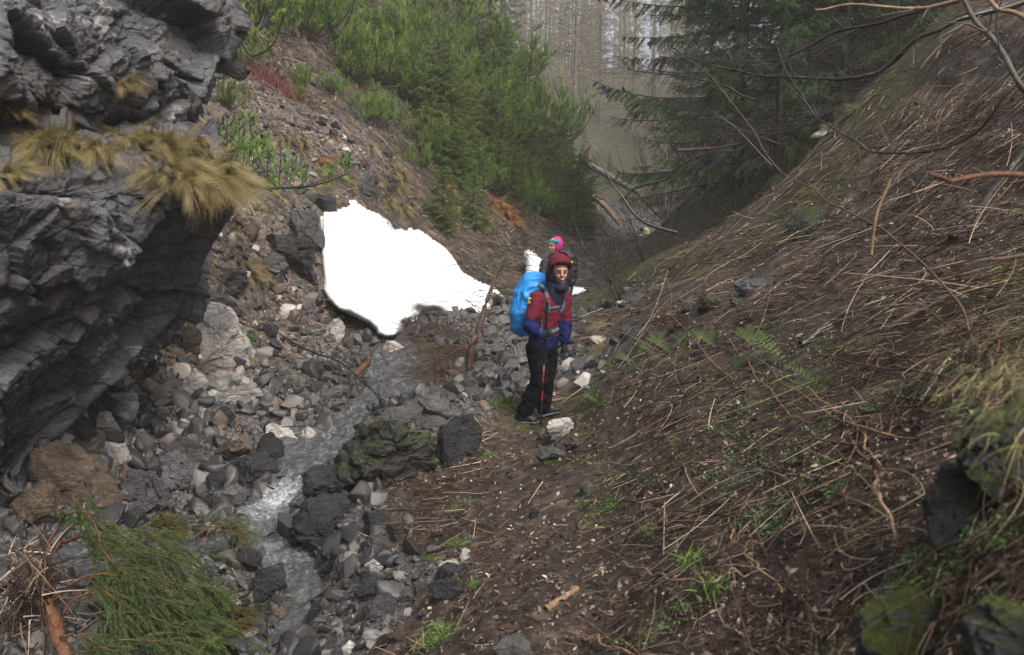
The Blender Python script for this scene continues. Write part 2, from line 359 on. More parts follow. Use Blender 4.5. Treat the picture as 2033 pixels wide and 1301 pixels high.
def zones(x, y):
    q = polar(x, y); q = q + .03 * np.stack([fbm(np.stack([x, y, x * 0], 1) * .8, 3, 3), fbm(np.stack([x, y, x * 0], 1) * .8, 3, 9)], 1)
    out = {k: np.zeros(len(x)) for k in ZP}
    for i in range(0, len(x), 50000):
        d2 = ((q[i:i + 50000, None] - zx[None]) ** 2).sum(2); wt = 1 / (d2 + 2e-4) ** 2; s = wt.sum(1)
        for k in ZP: out[k][i:i + 50000] = wt[:, zn == k].sum(1) / s
    return out
gx, gy, gz = GX.ravel(), GY.ravel(), GZ.ravel()
ZN = zones(gx, gy)
cell = np.maximum(R_.ravel() * .0075, .004)
pp = np.stack([gx, gy, gz], 1)
trail = np.exp(-((near_line(gx, gy, spline(np.array([P(*c) for c in [(1050,1290,3.0),(1080,1130,4.0),(1080,1000,5.4),(1060,900,7.0),(1060,838,8.0)]]), 60))[0]) / .35) ** 2)
rough = .55 + .9 * ZN['gravel'] + .5 * ZN['scree'] + .3 * ZN['dry'] + .35 * (ZN['none'])
rough = rough * (1 - .55 * trail)
for k, (wl, amp) in enumerate([(3.0, .22), (1.4, .11), (.7, .06), (.34, .032), (.17, .02), (.085, .012), (.043, .006), (12.0, .9)]):
    ww = np.clip((wl / cell - 2.5) / 3, 0, 1)
    n_ = vnoise(pp / wl, 20 + k)
    if k in (3, 4, 5): n_ = 1 - 2 * np.abs(n_)
    if k == 7: ww = ww * np.clip((R_.ravel() - 30) / 40, 0, 1)
    if k == 0: ww = ww * np.clip((R_.ravel() - 6) / 8, 0, 1)
    if k == 1: ww = ww * np.clip((R_.ravel() - 2) / 8, .2, 1)
    gz = gz + ww * amp * n_ * (rough if k > 1 else 1) * (1 + .55 * np.clip((R_.ravel() - 8) / 8, 0, 1.2) * (k < 4))
for L in (SL, BL):   # stream bed is cut in
    d, i = near_line(gx, gy, L); hw = L[i, 3]
    t = np.clip(1.35 - d / hw, 0, 1); t = t * t * (3 - 2 * t)
    bed = L[i, 2] - .10 + .05 * vnoise(pp * 9, 77)
    gz = gz * (1 - t) + np.minimum(gz, bed) * t
    s = np.clip(1.9 - d / hw, 0, 1)
    gz = gz * (1 - s * (t <= 0)) + np.minimum(gz, L[i, 2] + .10 + .1 * vnoise(pp * 6, 78)) * s * (t <= 0) if False else gz
GZ = gz.reshape(GX.shape)
nI, nJ = GX.shape
ii, jj = np.meshgrid(np.arange(nI - 1), np.arange(nJ - 1), indexing='ij')
b = (ii * nJ + jj).ravel()
quads = np.stack([b, b + nJ, b + nJ + 1, b + 1], 1)
M_GROUND = m_ground()
g_me = mesh_np('ground', np.stack([gx, gy, gz], 1), quads, M_GROUND, True, {k: ZN[k] for k in ('moss', 'gravel', 'dry', 'scree')})
tag(link(g_me, 'ground'), 'dark muddy gully ground with gravel, dry litter and moss patches', 'ground', kind='structure')

lz0, lz1 = lnr[0], lnr[-1]
def H(x, y):
    x = np.asarray(x, float); y = np.asarray(y, float)
    ph = np.arctan2(x, y); lr = np.log(np.maximum(np.hypot(x, y), .46))
    fi = np.clip(np.interp(ph, phi, np.arange(nI)), 0, nI - 1.001); fj = np.clip((lr - lz0) / (lz1 - lz0) * (nJ - 1), 0, nJ - 1.001)
    i = fi.astype(int); j = fj.astype(int); u = fi - i; v = fj - j
    return GZ[i, j] * (1 - u) * (1 - v) + GZ[i + 1, j] * u * (1 - v) + GZ[i, j + 1] * (1 - u) * v + GZ[i + 1, j + 1] * u * v
def Hn(x, y, e=None):
    e = .04 if e is None else e
    dx = (H(x + e, y) - H(x - e, y)) / (2 * e); dy = (H(x, y + e) - H(x, y - e)) / (2 * e)
    return norm(np.stack([-dx, -dy, np.ones_like(dx)], -1))
def hits(px, py):
    """first ground points seen at photo pixels (arrays)"""
    px = np.asarray(px, float); py = np.asarray(py, float)
    ys = np.exp(np.linspace(math.log(.9), math.log(150), 700))
    u = (px - 1016.5) / F; v = -(py - 650.5) / F; dy = cp + v * sp; a = u / dy; b_ = (v * cp - sp) / dy
    res = np.full((len(px), 3), np.nan); alive = np.ones(len(px), bool); prev = np.zeros(len(px))
    pd = np.full(len(px), 1.0)
    for k, y in enumerate(ys):
        h = H(a * y, np.full(len(px), y)); d = b_ * y - h
        new = alive & (d <= 0)
        if new.any():
            y0 = ys[max(k - 1, 0)]; t = pd[new] / np.maximum(pd[new] - d[new], 1e-9); yy = y0 + (y - y0) * t
            res[new] = np.stack([a[new] * yy, yy, b_[new] * yy], 1); alive &= ~new
        pd = d
    return res
_YS = np.exp(np.linspace(math.log(.9), math.log(150), 900))
def hit(px, py):
    u = (px - 1016.5) / F; v = -(py - 650.5) / F; dy = cp + v * sp; a = u / dy; b_ = (v * cp - sp) / dy
    d = b_ * _YS - H(a * _YS, _YS); k = np.argmax(d <= 0)
    if d[k] > 0: return np.array([np.nan] * 3)
    k0 = max(k - 1, 0); t = d[k0] / max(d[k0] - d[k], 1e-9); y = _YS[k0] + (_YS[k] - _YS[k0]) * t
    return np.array([a * y, y, b_ * y])
# ------------------------------------------------------------------ cliff on the left
CL = [ # row py, right edge px, dist at edge, dist at px=0
 (-330,480,9.2,6.6),(-150,470,8.7,6.1),(0,462,8.3,5.6),(60,462,8.25,5.45),(110,452,8.1,5.35),(160,436,7.95,5.3),(200,415,7.9,5.4),(225,392,8.0,5.7),(242,372,8.2,6.15),(256,385,8.05,6.1),(272,410,7.7,5.7),(295,440,7.4,5.35),(330,470,7.1,5.1),(370,481,6.95,5.0),(410,474,6.95,4.95),
 (470,442,7.05,4.95),(570,402,7.2,5.0),(640,372,7.3,5.05),(700,325,7.35,5.15),(745,285,7.25,5.25),(785,225,7.05,5.4),(830,175,6.95,5.6),(880,130,6.8,5.75),(960,60,6.5,6.0),(1040,0,6.3,6.25),(1130,-80,6.1,6.2),(1260,-180,5.9,6.0)]
cl = np.array(CL, float)
NR, NS, NB = 620, 520, 60
tr_ = np.linspace(0, 1, NR) * (len(cl) - 1)
rows = np.stack([np.interp(tr_, np.arange(len(cl)), cl[:, k]) for k in range(4)], 1)
# slight smoothing of the profile
for _ in range(12): rows[1:-1, 1:] = rows[1:-1, 1:] * .5 + (rows[:-2, 1:] + rows[2:, 1:]) * .25
s = np.linspace(0, 1, NS)
pxs = -620 + (rows[:, 1:2] + 620) * s[None]
ylin = rows[:, 3:4] + (rows[:, 2:3] - rows[:, 3:4]) * (pxs / np.maximum(rows[:, 1:2], 60))
Yf = np.where(pxs < 0, np.maximum(rows[:, 3:4] + pxs * .0022, 2.6), ylin)
Yf = np.where(rows[:, 1:2] < 60, rows[:, 3:4] + np.minimum(pxs, 0) * .0022, Yf)
Yf = np.maximum(Yf, 2.6)
pyy = np.broadcast_to(rows[:, :1], pxs.shape)
front = P(0, 0, 1)[None, None] * 0 + np.stack(P(pxs.ravel(), pyy.ravel(), Yf.ravel()) if False else [
    ((pxs - 1016.5) / F) * Yf / (cp - (pyy - 650.5) / F * sp), Yf, (-(pyy - 650.5) / F * cp - sp) * Yf / (cp - (pyy - 650.5) / F * sp)], -1)
tb = np.linspace(0, 1, NB + 1)[1:]
edge = front[:, -1]
back = edge[:, None] + np.stack([-3.6 * tb ** 1.6, 2.2 * np.sin(tb * 1.5), np.zeros(NB)], -1)[None]
S = np.concatenate([front, back], 1)
du = np.gradient(S, axis=1); dv = np.gradient(S, axis=0)
Ssm = S.copy()
for _ in range(60):
    Ssm[1:-1] = Ssm[1:-1] * .5 + (Ssm[:-2] + Ssm[2:]) * .25
du = np.gradient(Ssm, axis=1); dv = np.gradient(Ssm, axis=0)
nr = norm(np.cross(du, dv)); nr = nr * np.sign((nr * (np.array([0, 0, 0]) - S)).sum(-1, keepdims=True).mean())
q = S.reshape(-1, 3)
qs = q @ np.array([[.9, .1, -.42], [0, 1, .1], [.42, -.1, .9]])      # strata dip
qd = qs * np.array([1.0, 1.0, 2.2])
warp = np.stack([vnoise(q * 1.1, 4), vnoise(q * 1.1, 5), vnoise(q * 1.1, 6)], 1) * .35
def facet(p, s_=0, tilt=.6):
    """piecewise planar cells: broken rock"""
    i0 = np.floor(p).astype(np.int64); best = np.full(len(p), 1e9); val = np.zeros(len(p)); sec = np.full(len(p), 1e9)
    for a in (-1, 0, 1):
        for b_ in (-1, 0, 1):
            for c in (-1, 0, 1):
                i = i0 + (a, b_, c); h = [_hash(i[:, 0], i[:, 1], i[:, 2], s_ + k) for k in range(7)]
                cpt = i + np.stack(h[:3], 1); r = p - cpt; d = (r * r).sum(1)
                m = d < best; sec = np.where(m, best, np.minimum(sec, d)); best = np.where(m, d, best)
                val = np.where(m, h[3] - .5 + tilt * ((r * (np.stack(h[4:7], 1) - .5)).sum(1)) * 2, val)
    return val, np.sqrt(sec) - np.sqrt(best)
w1 = q + warp * .4
f1, e1 = facet((w1 @ np.array([[.9, .1, -.42], [0, 1, .1], [.42, -.1, .9]])) * np.array([.9, .9, 1.2]) * .9, 3)
f2, e2 = facet((w1 @ np.array([[.9, .1, -.42], [0, 1, .1], [.42, -.1, .9]])) * np.array([1, 1, 1.35]) * 2.8, 13)
f3, e3 = facet((w1 @ np.array([[.8, .1, -.5], [0, 1, .1], [.5, -.1, .8]])) * np.array([1, 1, 1.6]) * 8.5, 23)
d1 = f1 * .40 + .07 * fbm(q * .8, 2, 11)
d2 = f2 * .12 + .02 * fbm(w1 * 2.2, 3, 61, True)
f4, e4 = facet((w1 @ np.array([[.7, .1, -.6], [0, 1, .1], [.6, -.1, .7]])) * np.array([1, 1, 1.8]) * 22, 43)
d3 = f3 * .026 * (1 + vnoise(q * 1.5, 71)) + f4 * .006 + fbm(q * 13, 5, 51, False, .65) * .009
d4 = -.05 * np.exp(-e1 / .05) - .02 * np.exp(-e2 / .05)
fade = np.concatenate([np.ones(NS), np.linspace(1, .6, NB)])
esm = np.concatenate([np.clip((rows[:, 1:2] - pxs) / 25, .35, 1), np.ones((NR, NB))], 1)
disp = (d1 + d2 + d3 + d4 - .08).reshape(S.shape[:2]) * fade[None] * esm
S = S + nr * disp[..., None]
nI2, nJ2 = S.shape[:2]
ii, jj = np.meshgrid(np.arange(nI2 - 1), np.arange(nJ2 - 1), indexing='ij'); b = (ii * nJ2 + jj).ravel()
cq = np.stack([b, b + nJ2, b + nJ2 + 1, b + 1], 1)
M_CLIFF = m_rock('dark_limestone', (.012, .0125, .015), (.10, .102, .11), (.56, .55, .53), 2.8, ochre=.28, rough=(.22, .65), strata=(1, 1, 1.6), rot=(.2, .45, 0), world=True)
c_me = mesh_np('cliff', S.reshape(-1, 3), cq, M_CLIFF, True)
cliff = link(c_me, 'cliff'); tag(cliff, 'dark wet overhanging limestone cliff with a grassy ledge', 'cliff', kind='structure')
CLIFF = S
def cliff_pt(px, py):
    X_, Y_ = proj(CLIFF[::3, ::3].reshape(-1, 3)); k = np.argmin((X_ - px) ** 2 + (Y_ - py) ** 2)
    q_ = CLIFF[::3, ::3].reshape(-1, 3); c = np.where((X_ - px) ** 2 + (Y_ - py) ** 2 < 60)[0]
    if len(c): k = c[np.argmin(q_[c, 1])]
    return q_[k]

# ------------------------------------------------------------------ rocks
import bmesh
_ico = {}
def ico(n):
    if n not in _ico:
        bm = bmesh.new(); bmesh.ops.create_icosphere(bm, subdivisions=n, radius=1)
        _ico[n] = (np.array([v.co[:] for v in bm.verts]), np.array([[v.index for v in f.verts] for f in bm.faces])); bm.free()
    return _ico[n]
def rock_geo(seed, n=4, cuts=9, rough=.05, dmin=.42, dmax=.74, freq=2.2):
    v, f = ico(n); v = v.copy(); g = np.random.default_rng(seed)
    for _ in range(cuts * 2):
        a = norm(g.normal(size=3)); d = g.uniform(dmin, dmax)
        o = np.maximum(v @ a - d, 0); v = v - o[:, None] * a * .96
    v = v * (1 + rough * fbm(v * freq + seed * 3.7, 5 if n > 4 else 3, seed, n > 4, .55))[:, None]
    if n > 4:
        fa, ea = facet(v * 2.3 + seed * 1.7, seed); fb, eb = facet(v * np.array([5, 5, 7]) + seed, seed + 5); rr0 = np.linalg.norm(v, axis=1)
        v = v * (1 + (.13 if n < 6 else .2) * fa + .06 * fb - .05 * np.exp(-ea / .06) - .02 * np.exp(-eb / .08))[:, None]
    e = v.max(0) - v.min(0); v = (v - (v.max(0) + v.min(0)) / 2) / e * 2
    return v, f
M_RK = {
 'grey': m_rock('grey_stone', (.022, .022, .023), (.10, .098, .096), (.38, .37, .355), 6, rough=(.3, .7)),
 'dark': m_rock('wet_dark_stone', (.008, .008, .01), (.03, .03, .034), (.13, .13, .135), 6, rough=(.16, .5)),
 'pale': m_rock('pale_limestone', (.18, .17, .16), (.46, .44, .415), (.58, .56, .53), 5.0, ochre=.25, rough=(.5, .8)),
 'brown': m_rock('ochre_stone', (.025, .018, .013), (.095, .07, .05), (.34, .27, .20), 5.0, ochre=.7, rough=(.45, .8)),
 'mossy': m_rock('mossy_dark_stone', (.012, .011, .01), (.045, .042, .04), (.17, .16, .15), 5.0, rough=(.3, .6), moss=-.1),
 'moss2': m_rock('moss_covered_stone', (.010, .010, .011), (.06, .06, .064), (.38, .38, .38), 12.0, rough=(.15, .5), moss=.2),
 'slate': m_rock('slate_stone', (.03, .028, .03), (.12, .11, .12), (.30, .29, .31), 5, rough=(.18, .45), strata=(1, 1, 3)),
}
# snow ---------------------------------------------------------
def m_snow():
    n = NT('old_snow'); p = n.geo(); a = n.noise(p, 5, 5, .6)
    dirt = n.math('MAXIMUM', n.ramp(n.noise(p, 26, 6, .8), [(.60, 0.0), (.78, .55)]), n.ramp(n.vor(p, 30), [(.05, .7), (.09, 0.0)]))
    c = n.mix(dirt, n.ramp(a, [(.3, (.62, .64, .67)), (.6, (.74, .75, .76))]), (.30, .26, .22))
    return n.set(col=c, rough=.6, nrm=n.bump(n.noise(p, 9, 5, .6), .35, .06), spec=.3, sss=0.0)
M_SNOW = m_snow()
def in_poly(x, y, poly):
    r = np.zeros(x.shape, bool); n = len(poly)
    for i in range(n):
        x0, y0 = poly[i]; x1, y1 = poly[(i + 1) % n]
        c = ((y0 > y) != (y1 > y)); r ^= c & (x < (x1 - x0) * (y - y0) / ((y1 - y0) if y1 != y0 else 1e-9) + x0)
    return r
def poly_dist(x, y, poly):
    d = np.full(x.shape, 1e9); n = len(poly)
    for i in range(n):
        a = np.array(poly[i], float); b_ = np.array(poly[(i + 1) % n], float); ab = b_ - a
        t = np.clip(((x - a[0]) * ab[0] + (y - a[1]) * ab[1]) / (ab @ ab), 0, 1)
        d = np.minimum(d, np.hypot(x - a[0] - t * ab[0], y - a[1] - t * ab[1]))
    return d
def slab(name, poly, dist, step, rim, thick, mat, dents=(), rough=.08, seed=0):
    """a thick body whose seen side follows an outline; dist = [(px,py,Y)...] gives its lie in space"""
    poly = np.array(poly, float); D = np.array(dist, float)
    m = tps_fit(D[:, :2] / 100, D[:, 2], 1e-2)
    x0, y0 = poly.min(0) - step; x1, y1 = poly.max(0) + step
    X, Yp = np.meshgrid(np.arange(x0, x1, step), np.arange(y0, y1, step), indexing='ij')
    ins = in_poly(X, Yp, poly); idx = -np.ones(X.shape, int); idx[ins] = np.arange(ins.sum())
    px, py = X[ins], Yp[ins]; dd = poly_dist(px, py, poly)
    # pull the outermost ring onto the outline
    near = dd < step * .75
    gx_, gy_ = [], []
    for k in np.where(near)[0]:
        best = None
        for i in range(len(poly)):
            a = poly[i]; b_ = poly[(i + 1) % len(poly)]; ab = b_ - a; t = np.clip(((px[k] - a[0]) * ab[0] + (py[k] - a[1]) * ab[1]) / (ab @ ab), 0, 1)
            q_ = a + t * ab; e = np.hypot(*(q_ - (px[k], py[k])))
            if best is None or e < best[0]: best = (e, q_)
        gx_.append(best[1][0]); gy_.append(best[1][1])
    dd = dd.copy(); px = px.copy(); py = py.copy(); px[near] = gx_; py[near] = gy_; dd[near] = 0
    Yd = tps_eval(m, np.stack([px, py], 1) / 100)
    e = np.clip(dd / rim, 0, 1); Yf = Yd + thick * .55 * (1 - np.sqrt(1 - (1 - e) ** 2))
    for (cx, cy, rx, ry, dep) in dents: Yf = Yf + dep * np.exp(-((px - cx) / rx) ** 2 - ((py - cy) / ry) ** 2)
    fr = np.stack([P(a, b_, c) for a, b_, c in zip(px, py, Yf)])
    nz = fbm(fr * 1.6, 4, seed, False, .5); fr[:, 1] += rough * nz * e; fr[:, 2] += .5 * rough * nz * e
    bk = fr.copy(); bk[:, 1] = (Yd + thick * .55) + thick * .45 * np.sqrt(np.clip(e, 0, 1)) ; bk = np.stack([bk[:, 0], bk[:, 1], bk[:, 2] - .15 * thick * e], 1)
    N = len(px); fs = []
    I = idx; c4 = (I[:-1, :-1] >= 0) & (I[1:, :-1] >= 0) & (I[1:, 1:] >= 0) & (I[:-1, 1:] >= 0)
    q4 = np.stack([I[:-1, :-1][c4], I[1:, :-1][c4], I[1:, 1:][c4], I[:-1, 1:][c4]], 1)
    # boundary edges
    E = {}
    for f_ in q4:
        for a, b_ in ((0, 1), (1, 2), (2, 3), (3, 0)):
            k = (f_[a], f_[b_]); kr = (f_[b_], f_[a])
            if kr in E: del E[kr]
            else: E[k] = 1
    rim_q = np.array([[a, b_, b_ + N, a + N] for a, b_ in E])
    F_ = np.vstack([q4[:, ::-1], q4 + N, rim_q])
    return mesh_np(name, np.vstack([fr, bk]), F_, mat, True)
SNOW1 = [(636,432),(640,420),(660,420),(690,408),(694,393),(702,394),(722,412),(752,424),(768,438),(778,452),(790,455),(815,452),(838,458),(862,476),(885,492),(900,512),(918,540),(940,552),(962,563),(985,572),(1003,590),(1008,600),(990,606),(975,602),(982,612),(994,624),(985,630),(950,630),(925,624),(900,629),(875,626),(855,628),(830,632),(800,640),(796,655),(788,668),(765,672),(748,668),(742,655),(728,642),(700,628),(672,616),(650,598),(638,578),(640,560),(634,500),(638,470)]
s1 = link(slab('snow_patch', SNOW1, [(640,430,13.6),(700,395,14.8),(640,570,12.2),(760,665,10.7),(820,460,14.2),(900,520,13.4),(1000,600,12.6),(900,628,11.9),(820,632,11.2),(760,560,12.0)], 4.0, 11, .9, M_SNOW,
   dents=[(848,624,34,16,.55),(985,600,20,9,.5),(700,520,60,40,.12),(860,560,40,40,-.1)], seed=2))
tag(s1, 'large bright white snow slab wedged at the slope foot above the stream', 'snow patch')
SNOW2 = [(1040,500),(1048,494),(1060,500),(1075,512),(1092,522),(1110,540),(1130,560),(1145,570),(1162,572),(1163,580),(1150,588),(1120,592),(1080,596),(1050,590),(1036,560),(1045,530)]
s2 = link(slab('snow_patch', SNOW2, [(1050,500,18.5),(1100,560,17.0),(1160,580,16.0),(1060,590,16.2),(1110,592,15.8)], 3.0, 14, .8, M_SNOW, seed=5, rough=.05))
tag(s2, 'smaller white snow patch behind the hiker in maroon', 'snow patch')
for (pl, ds, lb) in [([(1612,266),(1640,256),(1668,238),(1690,222),(1700,212),(1690,240),(1660,262),(1640,272),(1618,273)], [(1612,266,15.2),(1668,250,15.2),(1695,222,15.4),(1640,272,14.8)], 'thin strip of snow beyond the crest of the slope under dark branches'),
                     ([(1174,520),(1179,516),(1183,523),(1180,528),(1175,527)], [(1174,520,20),(1183,523,20),(1179,516,20.2),(1177,528,19.8)], 'tiny lump of snow just past the second hiker with the black pack')]:
    tag(link(slab('snow_patch', pl, ds, 2.0, 6, .3, M_SNOW, rough=.02)), lb, 'snow patch')

# stream water ---------------------------------------------------------
def m_water():
    n = NT('stream_water'); p = n.geo()
    fo = n.attr('foam'); st = n.stretch(p, (1, 1, 1))
    nn = n.noise(st, 16, 7, .75, 1.2); f2 = n.noise(p, 55, 4, .7)
    k = n.ramp(n.math('ADD', fo, n.math('MULTIPLY', n.math('SUBTRACT', nn, .5), 1.7)), [(.42, 0.0), (.85, .8)])
    ripple_glint = n.ramp(n.noise(n.stretch(p, (1.6, .8, 1), (0, 0, .5)), 9, 6, .75, .8), [(.44, 0.0), (.55, .3), (.72, 1.0)])  # pale streaks painted in as sky reflections on the ripples, even where calm
    k = n.math('MAXIMUM', k, n.math('MULTIPLY', ripple_glint, n.math('ADD', .18, n.math('MULTIPLY', n.noise(p, 1.7, 3, .6), .5)))); c = n.mix(k, (.07, .075, .078), (.62, .66, .70))
    n.set(col=c, rough=n.ramp(k, [(0, .06), (1, .5)]), trans=n.ramp(k, [(0, .35), (1, 0.0)]), ior=1.33, nrm=n.bump(n.math('ADD', nn, n.math('MULTIPLY', f2, .08)), .5, .04), spec=.6)
    return n.m
M_WATER = m_water()
def ribbon(L, M=28, seed=0):
    n = len(L); tg = norm(np.gradient(L[:, :2], axis=0)); sd = np.stack([tg[:, 1], -tg[:, 0]], 1)
    t = np.linspace(-1, 1, M); w_ = L[:, 3] * 1.25
    X = L[:, 0][:, None] + sd[:, 0][:, None] * w_[:, None] * t; Y = L[:, 1][:, None] + sd[:, 1][:, None] * w_[:, None] * t
    Z = np.repeat(L[:, 2][:, None], M, 1) - .01
    q = np.stack([X, Y, Z], -1).reshape(-1, 3); fo = np.repeat(L[:, 4][:, None], M, 1)
    Z = Z + ((.008 + .045 * fo) * fbm(q * np.array([7, 7, 3]), 4, seed, False, .5).reshape(Z.shape)) + .03 * fo
    fo = fo * (1 - .5 * np.abs(t)[None] ** 2)
    ii, jj = np.meshgrid(np.arange(n - 1), np.arange(M - 1), indexing='ij'); b = (ii * M + jj).ravel()
    return np.stack([X, Y, Z], -1).reshape(-1, 3), np.stack([b, b + 1, b + M + 1, b + M], 1), {'foam': fo.ravel()}
L2 = spline(sw, 700); B2 = spline(BR, 300)
v, f, a = merge([ribbon(L2, 40, 1), ribbon(B2, 30, 2)])
tag(link(mesh_np('stream_water', v, f, M_WATER, True, a)), 'shallow clear mountain stream with white water between dark stones', 'stream', kind='structure')
# ------------------------------------------------------------------ labels that single out repeats
LM = {'the snow slab': (760,540), 'the mossy boulder beside the trail': (780,900), 'the pale boulder under the cliff': (445,670), 'the boots of the hiker in maroon': (1060,835),
 'the white rapid': (560,975), 'the uprooted spruce': (300,1150), 'the trail in front': (1080,1150), 'the dark cliff foot': (150,900), 'the slim leaning trunk by the stream': (930,730),
 'the overhanging outcrop beside the snow': (580,500), 'the mossy lump on the slope': (1600,440), 'the mossy rock in the corner': (1880,1050), 'the grassy ledge of the cliff': (330,290), 'the red heather patch': (540,150),
 'the smaller snow patch': (1100,570), 'the pale fallen trunk in the valley': (1210,350), 'the long curved orange branch': (1930,355), 'the dark limb over the slope': (1600,155), 'the purple slate block': (1490,570), 'the tussock of orange grass': (985,425)}
ORD = ['', 'second ', 'third ', 'fourth ', 'fifth ', 'sixth ', 'seventh ', 'eighth ', 'ninth ', 'tenth ', 'eleventh ', 'twelfth ', '13th ', '14th ', '15th ', '16th ', '17th ', '18th ', '19th ', '20th ']
def auto_labels(items):
    """items: (object, description, px, py) -> '<description>, third closest to <landmark>'"""
    gr = {}
    for o, d, x, y in items:
        k = min(LM, key=lambda n_: (LM[n_][0] - x) ** 2 + (LM[n_][1] - y) ** 2)
        gr.setdefault((d, k), []).append(((LM[k][0] - x) ** 2 + (LM[k][1] - y) ** 2, id(o), o))
    for (d, k), l in gr.items():
        l.sort()
        for i, (_, _, o) in enumerate(l):
            o['label'] = '%s, %sclosest to %s' % (d, ORD[i] if i < 20 else '%dth ' % (i + 1), k)

# ------------------------------------------------------------------ individual stones
RNG = np.random.default_rng(7)
placed = []
def boulder(x0, y0, x1, y1, tone, label, seed, name='boulder', dy=None, n=5, depth=.8, sink=.3, Y=None, cuts=9, dmin=.42):
    cx, cy = (x0 + x1) / 2, (y0 + y1) / 2
    if Y is None:
        h = hit(cx, y1 - .25 * (y1 - y0)); Y = h[1]
        rx = (x1 - x0) / 2 * Y / F; Y = Y + rx * depth * sink
    rx = (x1 - x0) / 2 * Y / F; rz = (y1 - y0) / 2 * Y / F * 1.03
    v, f = rock_geo(seed, n, cuts=cuts, dmin=dmin, rough=.055)
    me = mesh_np(name, v * np.array([rx, rx * depth, rz]), f, M_RK[tone], True)
    try: me.set_sharp_from_angle(angle=math.radians(26))
    except Exception: pass
    o = link(me, name, loc=P(cx, cy, Y)); tag(o, label, 'boulder' if name == 'boulder' else 'rock'); placed.append((x0, y0, x1, y1))
    return o
